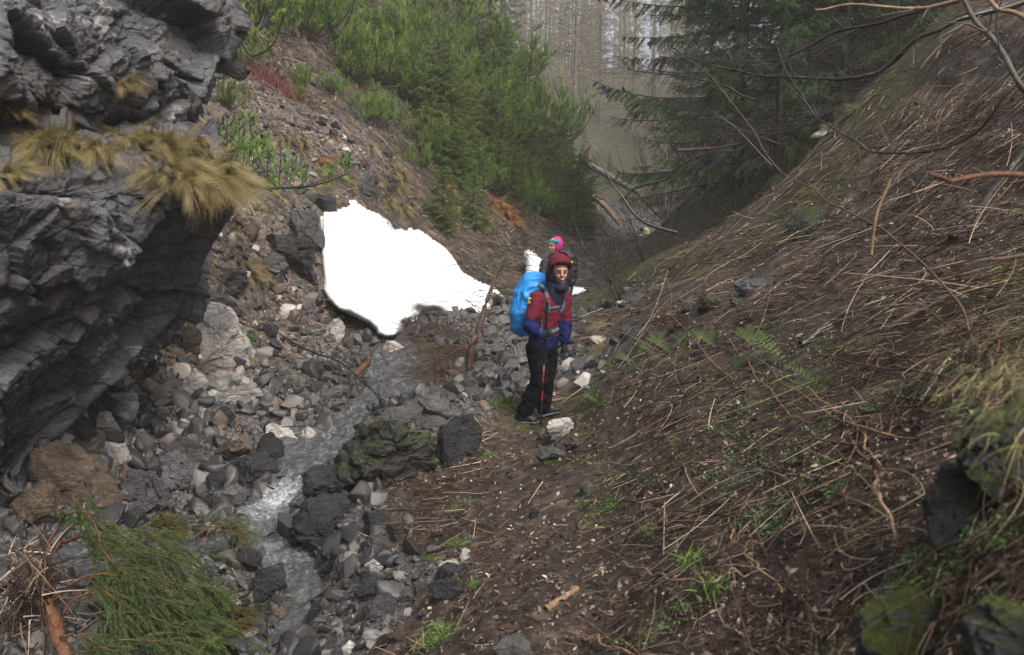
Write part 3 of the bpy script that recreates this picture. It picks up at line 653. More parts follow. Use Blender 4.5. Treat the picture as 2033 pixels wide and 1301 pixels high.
BOULDERS = [
 (676,812,880,1018,'mossy','big dark mossy boulder with a steep face between stream and trail',101,dict(n=6,depth=.9,sink=.6)),
 (715,768,965,890,'grey','broad gravel-strewn grey rock top above the mossy boulder',102,dict(n=6,depth=.9,sink=.5)),
 (860,818,962,948,'dark','dark cleft boulder with a wet black side next to the path',103,dict(n=6,depth=.7)),
 (585,925,705,1015,'dark','wet black rock shelf on the bank of the white rapid',104,dict(depth=1.1)),
 (572,985,712,1085,'dark','low wet black rock sloping into the stream below the mossy boulder',105,dict(depth=1.0)),
 (716,1008,778,1078,'dark','rounded dark stone tucked under the mossy boulder',106,{}),
 (728,1035,788,1098,'grey','rounded grey-brown stone with a pale top below the mossy boulder',107,{}),
 (764,1018,803,1098,'brown','upright rusty brown stone leaning against rounded grey stones',108,dict(depth=.6)),
 (845,1148,934,1196,'dark','flat-topped dark block beside the lower trail',109,{}),
 (860,1120,925,1152,'dark','thin dark slab lying on top of the flat-topped block',110,{}),
 (733,1168,790,1248,'slate','angular blue-grey stone in the rubble beside the lower stream',111,{}),
 (700,1138,765,1200,'dark','tall angular dark stone at the edge of the lower stream pool',112,{}),
 (790,1163,828,1203,'slate','squat purple-grey stone between rubble and soil bank',113,{}),
 (453,1088,522,1146,'dark','broad wet black stone above the uprooted spruce tip',114,{}),
 (500,1118,572,1205,'dark','long black stone running down to the lower stream',115,{}),
 (588,1118,624,1164,'grey','smooth warm grey stone standing in the lower stream',116,{}),
 (514,1190,544,1242,'dark','narrow upright black stone next to the yellow stone',117,{}),
 (541,1208,569,1238,'brown','yellow blocky stone at the tip of the uprooted spruce',118,{}),
 (544,1176,592,1212,'brown','dark red-brown stone above the yellow stone',119,{}),
 (528,1060,572,1097,'dark','round black stone in the foot of the white rapid',120,{}),
 (385,596,502,750,'pale','large pale cracked boulder under the cliff',121,dict(n=6,depth=.9)),
 (398,738,524,816,'pale','flat pale slab just beneath the large pale boulder',122,dict(n=6)),
 (340,640,404,712,'brown','ochre boulder wedged between cliff and the large pale boulder',123,{}),
 (358,728,412,802,'pale','upright pale stone beside the flat pale slab',124,{}),
 (115,803,192,890,'grey','sharp grey wedge of rock against the cliff foot',125,dict(n=6,depth=.7)),
 (186,816,242,878,'pale','pale jagged block beside the sharp grey wedge',126,{}),
 (225,772,274,852,'pale','white-topped knobbly block above the brown rock wall',127,{}),
 (205,872,264,940,'pale','pale knobbly stone on the brown rock wall',128,{}),
 (60,868,215,1030,'brown','broad cracked brown rock wall under the cliff',129,dict(n=6,depth=.6)),
 (150,935,246,1050,'brown','brown fissured block at the foot of the rock wall',130,dict(n=6,depth=.7)),
 (10,950,120,1075,'brown','weathered brown rock beside the bent orange branches',131,dict(n=6,depth=.7)),
 (236,925,338,1045,'slate','large smooth slate boulder with a slanting face near the cliff foot',132,dict(n=6,depth=.8)),
 (308,892,385,1005,'slate','large slate boulder leaning on its smooth neighbour',133,dict(n=6,depth=.7)),
 (325,862,424,955,'grey','long pale-grey ramp-shaped slab above the slate boulders',134,dict(n=6)),
 (278,905,348,950,'grey','wedge of grey rock lying across two slate boulders',135,{}),
 (503,853,568,938,'dark','tall wet black boulder beside the stream bend',136,{}),
 (448,900,548,978,'dark','wide wet black boulder at the stream edge',137,{}),
 (418,868,502,924,'brown','dark red-brown boulder with a wet sheen',138,{}),
 (406,930,452,992,'dark','glossy black stone left of the wide black boulder',139,{}),
 (446,962,494,1020,'slate','striped slate stone standing in the stream side',140,{}),
 (392,970,438,1014,'dark','low dark stone in the backwater by the slate boulder',141,{}),
 (431,804,468,842,'dark','round black stone on the rubble below the flat pale slab',142,{}),
 (530,836,604,894,'pale','whitish pitted rock at the edge of the stream pool',143,{}),
 (592,845,642,888,'pale','low whitish rock lapped by the stream pool',144,{}),
 (528,462,634,560,'mossy','dark overhanging outcrop beside the snow slab',145,dict(n=6,depth=.8)),
 (556,418,642,500,'grey','grey grassy outcrop above the dark overhang',146,dict(n=6)),
 (478,438,522,484,'brown','pale tan block standing on the rubble slope',147,{}),
 (458,425,484,458,'brown','small tan block above the tan pair',148,{}),
 (498,500,574,550,'grey','sloping grey slab in front of the dark overhang',149,{}),
 (418,528,500,594,'grey','grey slab beside the cliff edge',150,{}),
 (404,580,482,632,'grey','low grey slab above the large pale boulder',151,{}),
 (626,385,668,438,'dark','black wet outcrop behind the snow slab corner',152,{}),
 (695,335,752,395,'grey','grey outcrop above the peak of the snow slab',153,{}),
 (640,630,684,694,'pale','knobbly pale stone at the lower edge of the snow slab',154,{}),
 (752,676,806,718,'pale','low whitish stone in the stream under the snow tip',155,{}),
 (1457,552,1524,592,'slate','purple slate block with a flat top on the slope',156,{}),
 (1383,583,1440,624,'mossy','green-grey boulder below the purple slate block',157,{}),
 (1446,590,1478,612,'grey','small grey stone beside the green-grey boulder',158,{}),
 (1562,410,1655,474,'moss2','mossy yellow-green lump of rock on the slope',159,{}),
 (1832,905,1965,1130,'moss2','dark mossy rock in the near corner, tall and knobbly',160,dict(n=6,depth=.8,sink=-.4)),
 (1890,1165,2110,1400,'moss2','mossy grey-streaked rock filling the near corner',161,dict(n=6,depth=.9,sink=-.4)),
 (1690,1160,1880,1380,'moss2','low moss-covered rock at the foot of the near corner rocks',162,dict(n=6,depth=.8,sink=-.2)),
 (1880,775,2150,1010,'moss2','dark mossy overhang under hanging dry grass',163,dict(n=6,depth=.7,sink=-.5)),
 (1083,830,1142,882,'pale','pale lichen-spotted stone at the hiker\'s pole tip',164,{}),
 (1066,850,1086,880,'brown','small ochre stone beside the pole tip',165,{}),
 (1058,884,1128,928,'grey','half-buried grey stone on the trail below the boots',166,{}),
 (1118,862,1160,902,'grey','rounded grey stone at the slope edge by the trail',167,{}),
 (1148,955,1184,988,'grey','small grey stone at the edge of the trail',168,{}),
 (1048,1008,1074,1032,'dark','small dark stone in the mud of the trail',169,{}),
 (975,1262,1070,1320,'grey','grey rock breaking the surface at the bottom of the trail',170,{}),
 (868,1112,918,1132,'pale','long white stone on the dark slab',171,{}),
 (912,1088,934,1116,'pale','cream white stone beside the blue-grey cobble',172,{}),
 (720,1103,768,1140,'pale','pinkish pale stone beside the small pool',173,{}),
 (678,1272,708,1304,'pale','pale pink stone at the bottom edge of the rubble',174,{}),
 (408,1156,430,1180,'pale','white stone just above the spruce needles',175,{}),
 (480,1146,505,1180,'grey','greenish grey stone beside the red twig tip',176,{}),
]
for b_ in BOULDERS: boulder(*b_[:4], b_[4], b_[5], b_[6], name='boulder' if (b_[2] - b_[0]) > 45 else 'stone', **b_[7])
VAR = [rock_geo(500 + k, 4, cuts=9) for k in range(10)]
VARM = {}
def var_mesh(k, tone):
    if (k, tone) not in VARM:
        me = mesh_np('stone', VAR[k][0], VAR[k][1], M_RK[tone], True)
        try: me.set_sharp_from_angle(angle=math.radians(28))
        except Exception: pass
        VARM[(k, tone)] = me
    return VARM[(k, tone)]
REG = [  # polygon, count, px size range, tones
 ([(300,850),(440,820),(560,760),(700,720),(740,760),(640,850),(560,860),(500,900),(430,930),(330,870)], 46, (12,34), 'dark grey grey grey dark pale'),
 ([(520,700),(640,600),(720,680),(760,690),(740,740),(640,760)], 34, (10,28), 'grey pale grey dark pale'),
 ([(430,440),(540,400),(620,540),(640,620),(520,640),(420,640)], 26, (9,30), 'grey brown pale grey'),
 ([(400,1020),(480,1060),(560,1110),(560,1290),(430,1301),(400,1180)], 34, (16,44), 'dark dark grey dark grey pale'),
 ([(620,1100),(720,1080),(800,1120),(860,1190),(800,1290),(600,1301),(560,1240),(640,1200)], 52, (14,44), 'dark grey slate grey dark brown pale'),
 ([(960,640),(1060,640),(1180,640),(1210,700),(1150,780),(1060,770),(940,760),(900,700)], 50, (9,26), 'dark grey dark slate grey'),
 ([(820,1020),(930,1020),(960,1100),(900,1160),(820,1120)], 20, (8,22), 'grey pale grey dark'),
 ([(170,800),(300,780),(350,850),(300,900),(200,900)], 12, (12,30), 'pale brown grey'),
 ([(480,240),(700,180),(800,330),(860,440),(700,380),(520,380)], 60, (8,30), 'grey pale brown grey'),
 ([(1250,620),(1500,480),(1800,400),(1900,600),(1500,760),(1280,800)], 34, (7,20), 'grey slate dark pale brown'),
 ([(560,880),(620,900),(700,900),(720,1010),(650,1090),(570,1060)], 14, (14,36), 'dark dark grey'),
]
st_items = []
DSC = {'dark': 'dark wet stone', 'grey': 'grey stone', 'pale': 'pale whitish stone', 'slate': 'blue-grey slaty stone', 'brown': 'brown stone', 'mossy': 'mossy stone'}
for poly, cnt, (s0, s1_), tones in REG:
    poly = np.array(poly, float); k = 0; tries = 0; tones = tones.split()
    while k < cnt and tries < cnt * 12:
        tries += 1
        x, y = RNG.uniform(poly[:, 0].min(), poly[:, 0].max()), RNG.uniform(poly[:, 1].min(), poly[:, 1].max())
        if not in_poly(np.array([x]), np.array([y]), poly)[0]: continue
        s_ = s0 + (s1_ - s0) * RNG.random() ** 2
        if any(a - s_ * .15 < x < c + s_ * .15 and b_ - s_ * .15 < y < d for a, b_, c, d in placed): continue
        p = hit(x, y)
        if np.isnan(p[0]): continue
        r = s_ / 2 * p[1] / F; tone = tones[RNG.integers(len(tones))]
        o = link(var_mesh(int(RNG.integers(10)), tone), 'stone', loc=p + np.array([0, r * .3, r * .2]), rot=(RNG.normal() * .3, RNG.normal() * .3, RNG.uniform(0, 6.3)), scale=(r * 1.15, r * .95, r * RNG.uniform(.5, .85)))
        tag(o, None, 'stone', 'loose stones along the stream and slope'); st_items.append((o, ('small ' if s_ < 16 else 'large ' if s_ > 28 else '') + DSC[tone], x, y))
        placed.append((x - s_ / 2, y - s_ / 2, x + s_ / 2, y + s_ / 2)); k += 1
auto_labels(st_items)
def moss_on(o, n, seed, L=.012, mat=None):
    g = np.random.default_rng(seed); me = o.data; k = len(me.vertices); co = np.empty(k * 3, np.float32); me.vertices.foreach_get('co', co); co = co.reshape(-1, 3).astype(float)
    nn = np.empty(k * 3, np.float32); me.vertices.foreach_get('normal', nn); nn = nn.reshape(-1, 3); w_ = np.clip(nn[:, 2] * .8 - nn[:, 1] * .25 + 1.3 * fbm(co * 7 + seed, 3, seed) - .25, 0, 1) ** 1.5
    i = g.choice(k, n, p=w_ / w_.sum()); p = co[i] + g.normal(size=(n, 3)) * .006; d = nn[i] + .6 * g.normal(size=(n, 3))
    v, f, a = blades(p - nn[i] * .003, d, L * g.uniform(.5, 1.5, n), L * .22 * g.uniform(.6, 1.3, n), .4 * g.normal(size=(n, 3)), 2, g.random(n)); c = link(mesh_np('moss', v, f, mat, True, a), 'moss', parent=o); c['kind'] = 'stuff'

# ------------------------------------------------------------------ uncountable ground scatter
def sample(n, seed, x0=-350, x1=2400, y0=60, y1=1560):
    g = np.random.default_rng(seed); p = hits(g.uniform(x0, x1, n), g.uniform(y0, y1, n)); p = p[~np.isnan(p[:, 0])]; return p[p[:, 1] < 60]
def zone_at(p): return zones(p[:, 0], p[:, 1])
def on_water(p, m=1.0):
    r = np.zeros(len(p), bool)
    for L in (SL, BL):
        d, i = near_line(p[:, 0], p[:, 1], L); r |= d < L[i, 3] * m
    return r
def stones_np(p, r, seed, sub=2, k_=None):
    g = np.random.default_rng(seed); out_v, out_f, out_r = [], [], []; n0 = 0
    vs = [rock_geo(900 + k, sub, cuts=6, rough=.02, dmin=.34, dmax=.62) for k in range(6)]; ch = g.integers(6, size=len(p))
    for k in range(6):
        s_ = np.where(ch == k)[0]; V, Fc = vs[k]; m = len(s_)
        if m == 0: continue
        Q = norm(g.normal(size=(m, 4))); w_, x, y, z = Q.T
        R = np.stack([1 - 2 * (y * y + z * z), 2 * (x * y - z * w_), 2 * (x * z + y * w_), 2 * (x * y + z * w_), 1 - 2 * (x * x + z * z), 2 * (y * z - x * w_), 2 * (x * z - y * w_), 2 * (y * z + x * w_), 1 - 2 * (x * x + y * y)], 1).reshape(m, 3, 3)
        sc = np.stack([r[s_] * g.uniform(.8, 1.3, m), r[s_] * g.uniform(.7, 1, m), r[s_] * g.uniform(.5, .9, m)], 1)
        vv = np.einsum('nij,nvj->nvi', R, V[None] * sc[:, None]) + p[s_][:, None]
        out_v.append(vv.reshape(-1, 3)); out_f.append((Fc[None] + (np.arange(m) * len(V))[:, None, None]).reshape(-1, 3) + n0); n0 += m * len(V)
        out_r.append(np.repeat(g.random(m) * (1 if k_ is None else k_[s_]), len(V)))
    return np.vstack(out_v), np.vstack(out_f), {'rnd': np.concatenate(out_r)}
def m_gravel():
    n = NT('gravel_mix'); r = n.attr('rnd'); f = n.noise(n.geo(), 60, 4, .7)
    c = n.ramp(r, [(0, (.02, .02, .022)), (.3, (.045, .043, .045)), (.5, (.09, .085, .08)), (.7, (.13, .125, .12)), (.82, (.12, .085, .06)), (.92, (.3, .28, .25)), (1, (.5, .47, .43))])
    return n.set(col=n.mix(.7, c, n.ramp(f, [(.3, .45), (.7, 1.5)]), 'MULTIPLY'), rough=n.ramp(f, [(.4, .3), (.6, .7)]), spec=.5, nrm=n.bump(f, .5, .01))
M_GRAVEL = m_gravel()
p = sample(60000, 11); z = zone_at(p); g = np.random.default_rng(12)
keep = g.random(len(p)) < (.75 * z['gravel'] + .75 * z['scree'] + .10 * z['none'] + .04 * z['dry'] + .02 + .4 * z['dry'] * (p[:, 1] > 11)); keep &= ~on_water(p, .72)
p = p[keep]; D = p[:, 1]
zz_ = zone_at(p); r = np.clip(.0095 * np.exp(g.normal(size=len(p)) * .85) * (1 + .06 * D) * (1 + .9 * zz_['gravel'] * (D > 6.3)), .004, .13); r = np.where(zz_['gravel'] + zz_['scree'] < .4, np.minimum(r * .55, .004 * D), r)
r = np.maximum(r, D * .0015 * g.uniform(.6, 1.3, len(r)))
q_ = p + np.stack([r * 0, r * 0, r * .25], 1); big = r / D > .0032
wetd = np.minimum(near_line(p[:, 0], p[:, 1], SL)[0], near_line(p[:, 0], p[:, 1], BL)[0]); wetk = np.clip(.5 + (wetd - .35) * .45, .5, 1); zz_ = zone_at(p); wetk = np.where(zz_['gravel'] + zz_['scree'] < .45, .72, wetk)
v, f, a = merge([stones_np(q_[big], r[big], 13, 3, wetk[big]), stones_np(q_[~big], r[~big], 14, 1, wetk[~big])])
dd_ = np.minimum(near_line(v[:, 0], v[:, 1], SL)[0], near_line(v[:, 0], v[:, 1], BL)[0]) if False else None
a['rnd'] = a['rnd'] ** 1.1
me = mesh_np('gravel', v, f, M_GRAVEL, False, a); tag(link(me, 'gravel'), 'grey and brown gravel and small rubble over the gully', 'gravel', kind='stuff')

def slope_dir(p, mixr, g):
    nrm_ = Hn(p[:, 0], p[:, 1], .15); down = norm(np.stack([nrm_[:, 0], nrm_[:, 1], -(nrm_[:, 0] ** 2 + nrm_[:, 1] ** 2) / np.maximum(nrm_[:, 2], .1)], 1))
    rnd = g.normal(size=(len(p), 3)) + 1.6 * np.stack([vnoise(p * 2.3, 301 + k) for k in range(3)], 1); rnd -= (rnd * nrm_).sum(1, keepdims=True) * nrm_
    return norm(down * (1 - mixr) + norm(rnd) * mixr), nrm_
def twigs(p, L, rad, mixr, seed, lift=.01, K=5, curv=.25, sides=3):
    g = np.random.default_rng(seed); d, nn = slope_dir(p, mixr, g); N = len(p)
    t = np.linspace(-.5, .5, K)[None, :, None]; side = norm(np.cross(d, nn)); c = (g.normal(size=(N, 1, 1)) * curv)
    path = p[:, None] + d[:, None] * L[:, None, None] * t + side[:, None] * (c * L[:, None, None] * (t * t - .1)) + nn[:, None] * (lift * (1 + g.random((N, 1, 1))) + L[:, None, None] * np.abs(g.normal(size=(N, 1, 1))) * .25 * (t + .5))
    # keep above ground
    hz = H(path[..., 0].ravel(), path[..., 1].ravel()).reshape(N, K)
    path[..., 2] = np.maximum(path[..., 2], hz + rad[:, None] * .6)
    rr_ = rad[:, None] * np.linspace(1.15, .45, K)[None]
    return tubes(path, rr_, sides, g.random(N), caps=False)
M_TWIG = m_tint('dead_twigs', [(0, (.012, .008, .006)), (.35, (.03, .018, .013)), (.55, (.065, .038, .026)), (.68, (.12, .072, .048)), (.8, (.21, .14, .095)), (.91, (.36, .28, .20)), (1, (.52, .44, .35))], .5)
p = sample(95000, 21); z = zone_at(p); g = np.random.default_rng(22)
keep = (g.random(len(p)) < z['none'] * .8 + z['dry'] * .7 + z['moss'] * .45 + z['scree'] * .4 + z['gravel'] * .05); keep &= (g.random(len(p)) < .55 + .9 * fbm(p * 1.6, 3, 91)); keep &= ~on_water(p, 1.3)
tr_d = near_line(p[:, 0], p[:, 1], spline(np.array([P(*c) for c in [(1050,1290,3.0),(1080,1130,4.0),(1080,1000,5.4),(1060,900,7.0),(1060,838,8.0)]]), 60))[0]
keep &= (g.random(len(p)) < np.clip((tr_d - .22) / .3, .04, 1)); p = p[keep]
L = np.clip(.04 * np.exp(g.normal(size=len(p)) * .8) * (1 + .18 * p[:, 1]), .015, .8) * np.clip(p[:, 1] / 4, .5, 1); rad = np.clip(L * .012, .0009, .005) * g.uniform(.7, 1.4, len(p)); rad = np.maximum(rad, p[:, 1] * .0005)
v, f, a = twigs(p, L, rad, .62, 23)
me = mesh_np('twig_litter', v, f, M_TWIG, True, a); tag(link(me, 'twig_litter'), 'dead twigs and needles littering the slope', 'litter', kind='stuff')
# dead leaves and bark flakes
p = sample(120000, 31); z = zone_at(p); g = np.random.default_rng(32)
keep = (g.random(len(p)) < (z['none'] * .8 + z['dry'] * .5 + z['moss'] * .4) * (.7 + .8 * fbm(p * 1.1, 3, 95)) + z['scree'] * .35 + z['gravel'] * .08) & ~on_water(p, 1.2); p = p[keep]
p[:, 2] += .006; d, nn = slope_dir(p, .95, g); nn = norm(nn + .45 * g.normal(size=nn.shape)); s_ = np.clip(.010 * np.exp(g.normal(size=len(p)) * .5), .003, .026) * (.6 + .1 * p[:, 1])
a1 = norm(np.cross(nn, d)); a2 = np.cross(nn, a1); s1c = s_[:, None]
q4 = np.stack([p - a1 * s1c, p - a2 * s1c * .45 + nn * s1c * .25, p + a1 * s1c, p + a2 * s1c * .45 + nn * s1c * .25], 1).reshape(-1, 3)
M_FLAKE = m_tint('dead_leaves', [(0, (.02, .012, .009)), (.35, (.06, .036, .025)), (.6, (.125, .078, .055)), (.8, (.23, .155, .115)), (.93, (.40, .31, .25)), (1, (.58, .52, .46))], .55)
me = mesh_np('leaf_litter', q4, np.arange(len(q4)).reshape(-1, 4), M_FLAKE, False, {'rnd': np.repeat(g.random(len(p)), 4)}); tag(link(me, 'leaf_litter'), 'brown dead leaves and bark flakes on the soil', 'litter', kind='stuff')
# moss and short grass
def m_grass(name, low, high, spread=.5):
    n = NT(name); r = n.attr('rnd'); t = n.attr('tip')
    c = n.mix(n.ramp(n.math('ADD', n.math('MULTIPLY', t, .8), n.math('MULTIPLY', n.math('SUBTRACT', r, .5), spread)), [(.1, 0.0), (.75, 1.0)]), low, high)
    c = n.mix(1, c, n.ramp(r, [(0, .55), (.6, 1.0), (1, 1.45)]), 'MULTIPLY')
    return n.set(col=c, rough=.6, spec=.25)
M_DRYG = m_grass('dry_grass', (.075, .10, .028), (.36, .28, .135))
M_DEADG = m_grass('dead_grass', (.05, .038, .022), (.34, .25, .155), .7)
M_MOSSG = m_grass('moss_blades', (.035, .05, .01), (.20, .22, .04))
M_ORG = m_grass('orange_grass', (.16, .085, .035), (.42, .22, .085))
M_GREENG = m_grass('green_grass', (.04, .09, .02), (.16, .27, .06))
p = sample(90000, 41); z = zone_at(p); g = np.random.default_rng(42); cl_ = fbm(p * 1.3, 3, 5)
cl2 = fbm(p * 2.4, 3, 55); keep = (g.random(len(p)) < (z['moss'] * 1.0 - .12) * (cl_ > -.15)) | ((cl2 > .42) & (z['none'] > .4) & (p[:, 0] > .4) & (g.random(len(p)) < .8)) ; pm = p[keep & ~on_water(p, 1.2)]
d, nn = slope_dir(pm, .5, g); N = len(pm); L = (.016 + .028 * g.random(N)) * (1 + .07 * pm[:, 1]) * np.clip(pm[:, 1] / 4, .4, 1)
v, f, a = blades(pm, nn + .8 * d + .5 * g.normal(size=(N, 3)), L, L * .13, d * .6 - np.array([0, 0, .2]), 2, g.random(N))
tag(link(mesh_np('moss_grass', v, f, M_MOSSG, True, a), 'moss_grass'), 'yellow-green moss and short grass on the slope', 'moss', kind='stuff')
p = sample(90000, 51); z = zone_at(p); g = np.random.default_rng(52); cl_ = fbm(p * .9, 3, 15)
keep = (g.random(len(p)) < z['dry'] * 1.3 + z['moss'] * .3 + z['scree'] * .12 + z['none'] * .06) & (cl_ > -.1); pm = p[keep & ~on_water(p, 1.3)]; isl = pm[:, 0] < 0
d, nn = slope_dir(pm, .3, g); N = len(pm); L = (.05 + .10 * g.random(N)) * (1 + .05 * pm[:, 1]) * np.clip(pm[:, 1] / 5, .3, 1)
v, f, a = blades(pm, nn * .7 + .9 * d + .35 * g.normal(size=(N, 3)), L, np.maximum(L * .04, pm[:, 1] * .0006), d * .5 - np.array([0, 0, .45]), 3, g.random(N))
tag(link(mesh_np('dry_grass', v, f, M_DEADG, True, a), 'dry_grass'), 'flattened straw-coloured dry grass on the slopes', 'grass', kind='stuff')
for k, o in enumerate([o for o in COL.objects if o.name.startswith('boulder') and 'corner' in (o.get('label') or '')]): moss_on(o, 6000, 40 + k, .0045, M_MOSSG)
for k, o in enumerate([o for o in COL.objects if o.name.startswith('boulder') and ('lump' in (o.get('label') or '') or 'big dark mossy' in (o.get('label') or ''))]): moss_on(o, 2500, 50 + k, .014, M_MOSSG)
# small green herbs on the near slope
g = np.random.default_rng(61); n = 4200
px_ = g.uniform(1150, 2033, n); py_ = g.uniform(560, 1290, n); p = hits(px_, py_); ok = ~np.isnan(p[:, 0]) & (fbm(np.nan_to_num(p) * 1.6, 2, 3) > -.05); p = p[ok]
c = np.repeat(p, 9, 0); N = len(c); nn = Hn(c[:, 0], c[:, 1], .1); th = g.normal(size=(N, 3)); th -= (th * nn).sum(1, keepdims=True) * nn; th = norm(th)
ls = np.repeat(g.uniform(.006, .017, len(p)), 9) * g.uniform(.6, 1.2, N); c = c + th * (ls * g.uniform(.3, 2.2, N))[:, None] + nn * (.008 + .02 * g.random(N))[:, None]
tl = norm(th + nn * g.uniform(-.1, .7, (N, 1))); sd = norm(np.cross(tl, nn)); l1 = ls[:, None]
q6 = np.stack([c, c + tl * l1 * .5 + sd * l1 * .38, c + tl * l1 * 1.1, c + tl * l1 * .5 - sd * l1 * .38], 1).reshape(-1, 3)
M_HERB = m_tint('herb_leaves', [(0, (.03, .07, .02)), (.5, (.07, .15, .035)), (.85, (.15, .26, .07)), (1, (.28, .34, .16))], .4)
tag(link(mesh_np('herb_undergrowth', q6, np.arange(len(q6)).reshape(-1, 4), M_HERB, True, {'rnd': np.repeat(g.random(N), 4)}), 'herb_undergrowth'), 'small fresh green herb leaves sprouting on the near slope', 'herbs', kind='stuff')
# ------------------------------------------------------------------ plants
M_BARK_D = m_bark('dark_wet_bark', (.007, .006, .006), (.045, .038, .034), rough=.3)
M_BARK_G = m_bark('grey_bark', (.08, .078, .065), (.24, .225, .19))
M_BARK_V = m_bark('olive_bark', (.03, .032, .022), (.11, .105, .085))
M_BARK_O = m_bark('orange_brown_bark', (.035, .016, .010), (.19, .08, .038), 45)
M_BARK_T = m_bark('tan_bark', (.12, .075, .045), (.34, .23, .14), 30)
M_BARK_R = m_bark('red_brown_bark', (.03, .018, .015), (.13, .072, .055), 14)
M_PINE = m_leafy('pine_needles', [(.15, (.025, .06, .018)), (.35, (.09, .18, .045)), (.55, (.22, .34, .06)), (.85, (.42, .52, .12))])
M_SPR = m_leafy('spruce_needles', [(.1, (.018, .04, .016)), (.4, (.045, .09, .03)), (.7, (.09, .15, .05)), (1, (.15, .22, .075))])
M_SPRY = m_leafy('young_spruce_needles', [(.1, (.05, .09, .02)), (.4, (.12, .19, .04)), (.65, (.21, .28, .07)), (.95, (.34, .38, .13))])
M_SPRB = m_leafy('fallen_spruce_needles', [(0, (.02, .045, .012)), (.4, (.05, .095, .022)), (.7, (.10, .16, .035)), (1, (.2, .26, .06))])
M_LARCH = m_leafy('bare_larch_twigs', [(0, (.20, .17, .125)), (.5, (.36, .30, .20)), (1, (.52, .43, .28))], .1)
M_DEADS = m_leafy('dead_spruce_twigs', [(0, (.02, .015, .012)), (.5, (.055, .04, .03)), (1, (.12, .085, .06))], .05)

def along(path, n, t0, t1, g):
    """n points along a (K,3) path between fractions, with tangents"""
    t = g.uniform(t0, t1, n) * (len(path) - 1); i = np.minimum(t.astype(int), len(path) - 2); u = (t - i)[:, None]
    return path[i] * (1 - u) + path[i + 1] * u, norm(path[i + 1] - path[i])
def perp(d, g):
    r = g.normal(size=d.shape); return norm(r - (r * d).sum(-1, keepdims=True) * d)
def shoot_needles(paths, per, L, W, t0, t1, ang, g, jit=.3):
    """needles around many shoots; paths (N,K,3)"""
    paths = np.asarray(paths); N, K, _ = paths.shape; m = N * per
    s_ = np.repeat(np.arange(N), per); t = g.uniform(t0, t1, m) * (K - 1); i = np.minimum(t.astype(int), K - 2); u = (t - i)[:, None]
    a, b_ = paths[s_, i], paths[s_, i + 1]; pos = a * (1 - u) + b_ * u; d = norm(b_ - a)
    dr = norm(d * math.cos(ang) + perp(d, g) * math.sin(ang) + jit * g.normal(size=d.shape) * .5)
    tint = np.clip(np.repeat(g.random(N), per) * .6 + .4 * g.random(m), 0, 1)
    return needles(pos, dr, L * g.uniform(.7, 1.2, m), W, tint, int(g.integers(1e6)))

def pine_geo(seed, R=1.3, Hh=1.9, stems=15, side=11, per=95, nl=.075, nw=.0115):
    g = np.random.default_rng(seed); wood, shoots = [], []
    K = 7
    for k in range(stems):
        a = k / stems * 2 * math.pi + g.normal() * .3; rr_ = R * g.uniform(.25, 1.05); h = Hh * g.uniform(.55, 1.05) * (1 - .3 * rr_ / R)
        t = np.linspace(0, 1, 12)[:, None]; o = np.array([math.cos(a), math.sin(a), 0])
        path = o * rr_ * (1 - (1 - t) ** 1.8) + np.array([0, 0, h]) * t ** 1.5 + g.normal(size=3) * .08 * t
        wood.append((spline(path, 12), .022, .006))
        pts, tg = along(path, side, .3, 1.0, g)
        for p_, d in zip(pts, tg):
            out = norm(d * .5 + perp(d[None], g)[0] * .9 + np.array([0, 0, .15])); l = g.uniform(.22, .5)
            tt = np.linspace(0, 1, K)[:, None]; sh = p_ + out * l * tt * .8 + np.array([0, 0, l * .55]) * tt ** 2
            shoots.append(sh)
            if g.random() < .8:
                q_ = sh[3]; o2 = norm(perp(out[None], g)[0] + out * .4); l2 = l * .6
                shoots.append(q_ + o2 * l2 * tt * .7 + np.array([0, 0, l2 * .6]) * tt ** 2)
    shoots = np.array(shoots)
    W1 = tubes(np.array([w_[0] for w_ in wood]), np.linspace(.024, .007, 12)[None], 5, caps=False)
    W2 = tubes(shoots, np.linspace(.007, .003, K)[None], 3, caps=False)
    wv, wf, wa = merge([W1, W2])
    nv, nf, na = shoot_needles(shoots, per, nl, nw, .15, 1.03, .7, g)
    return (wv, wf, wa), (nv, nf, na)
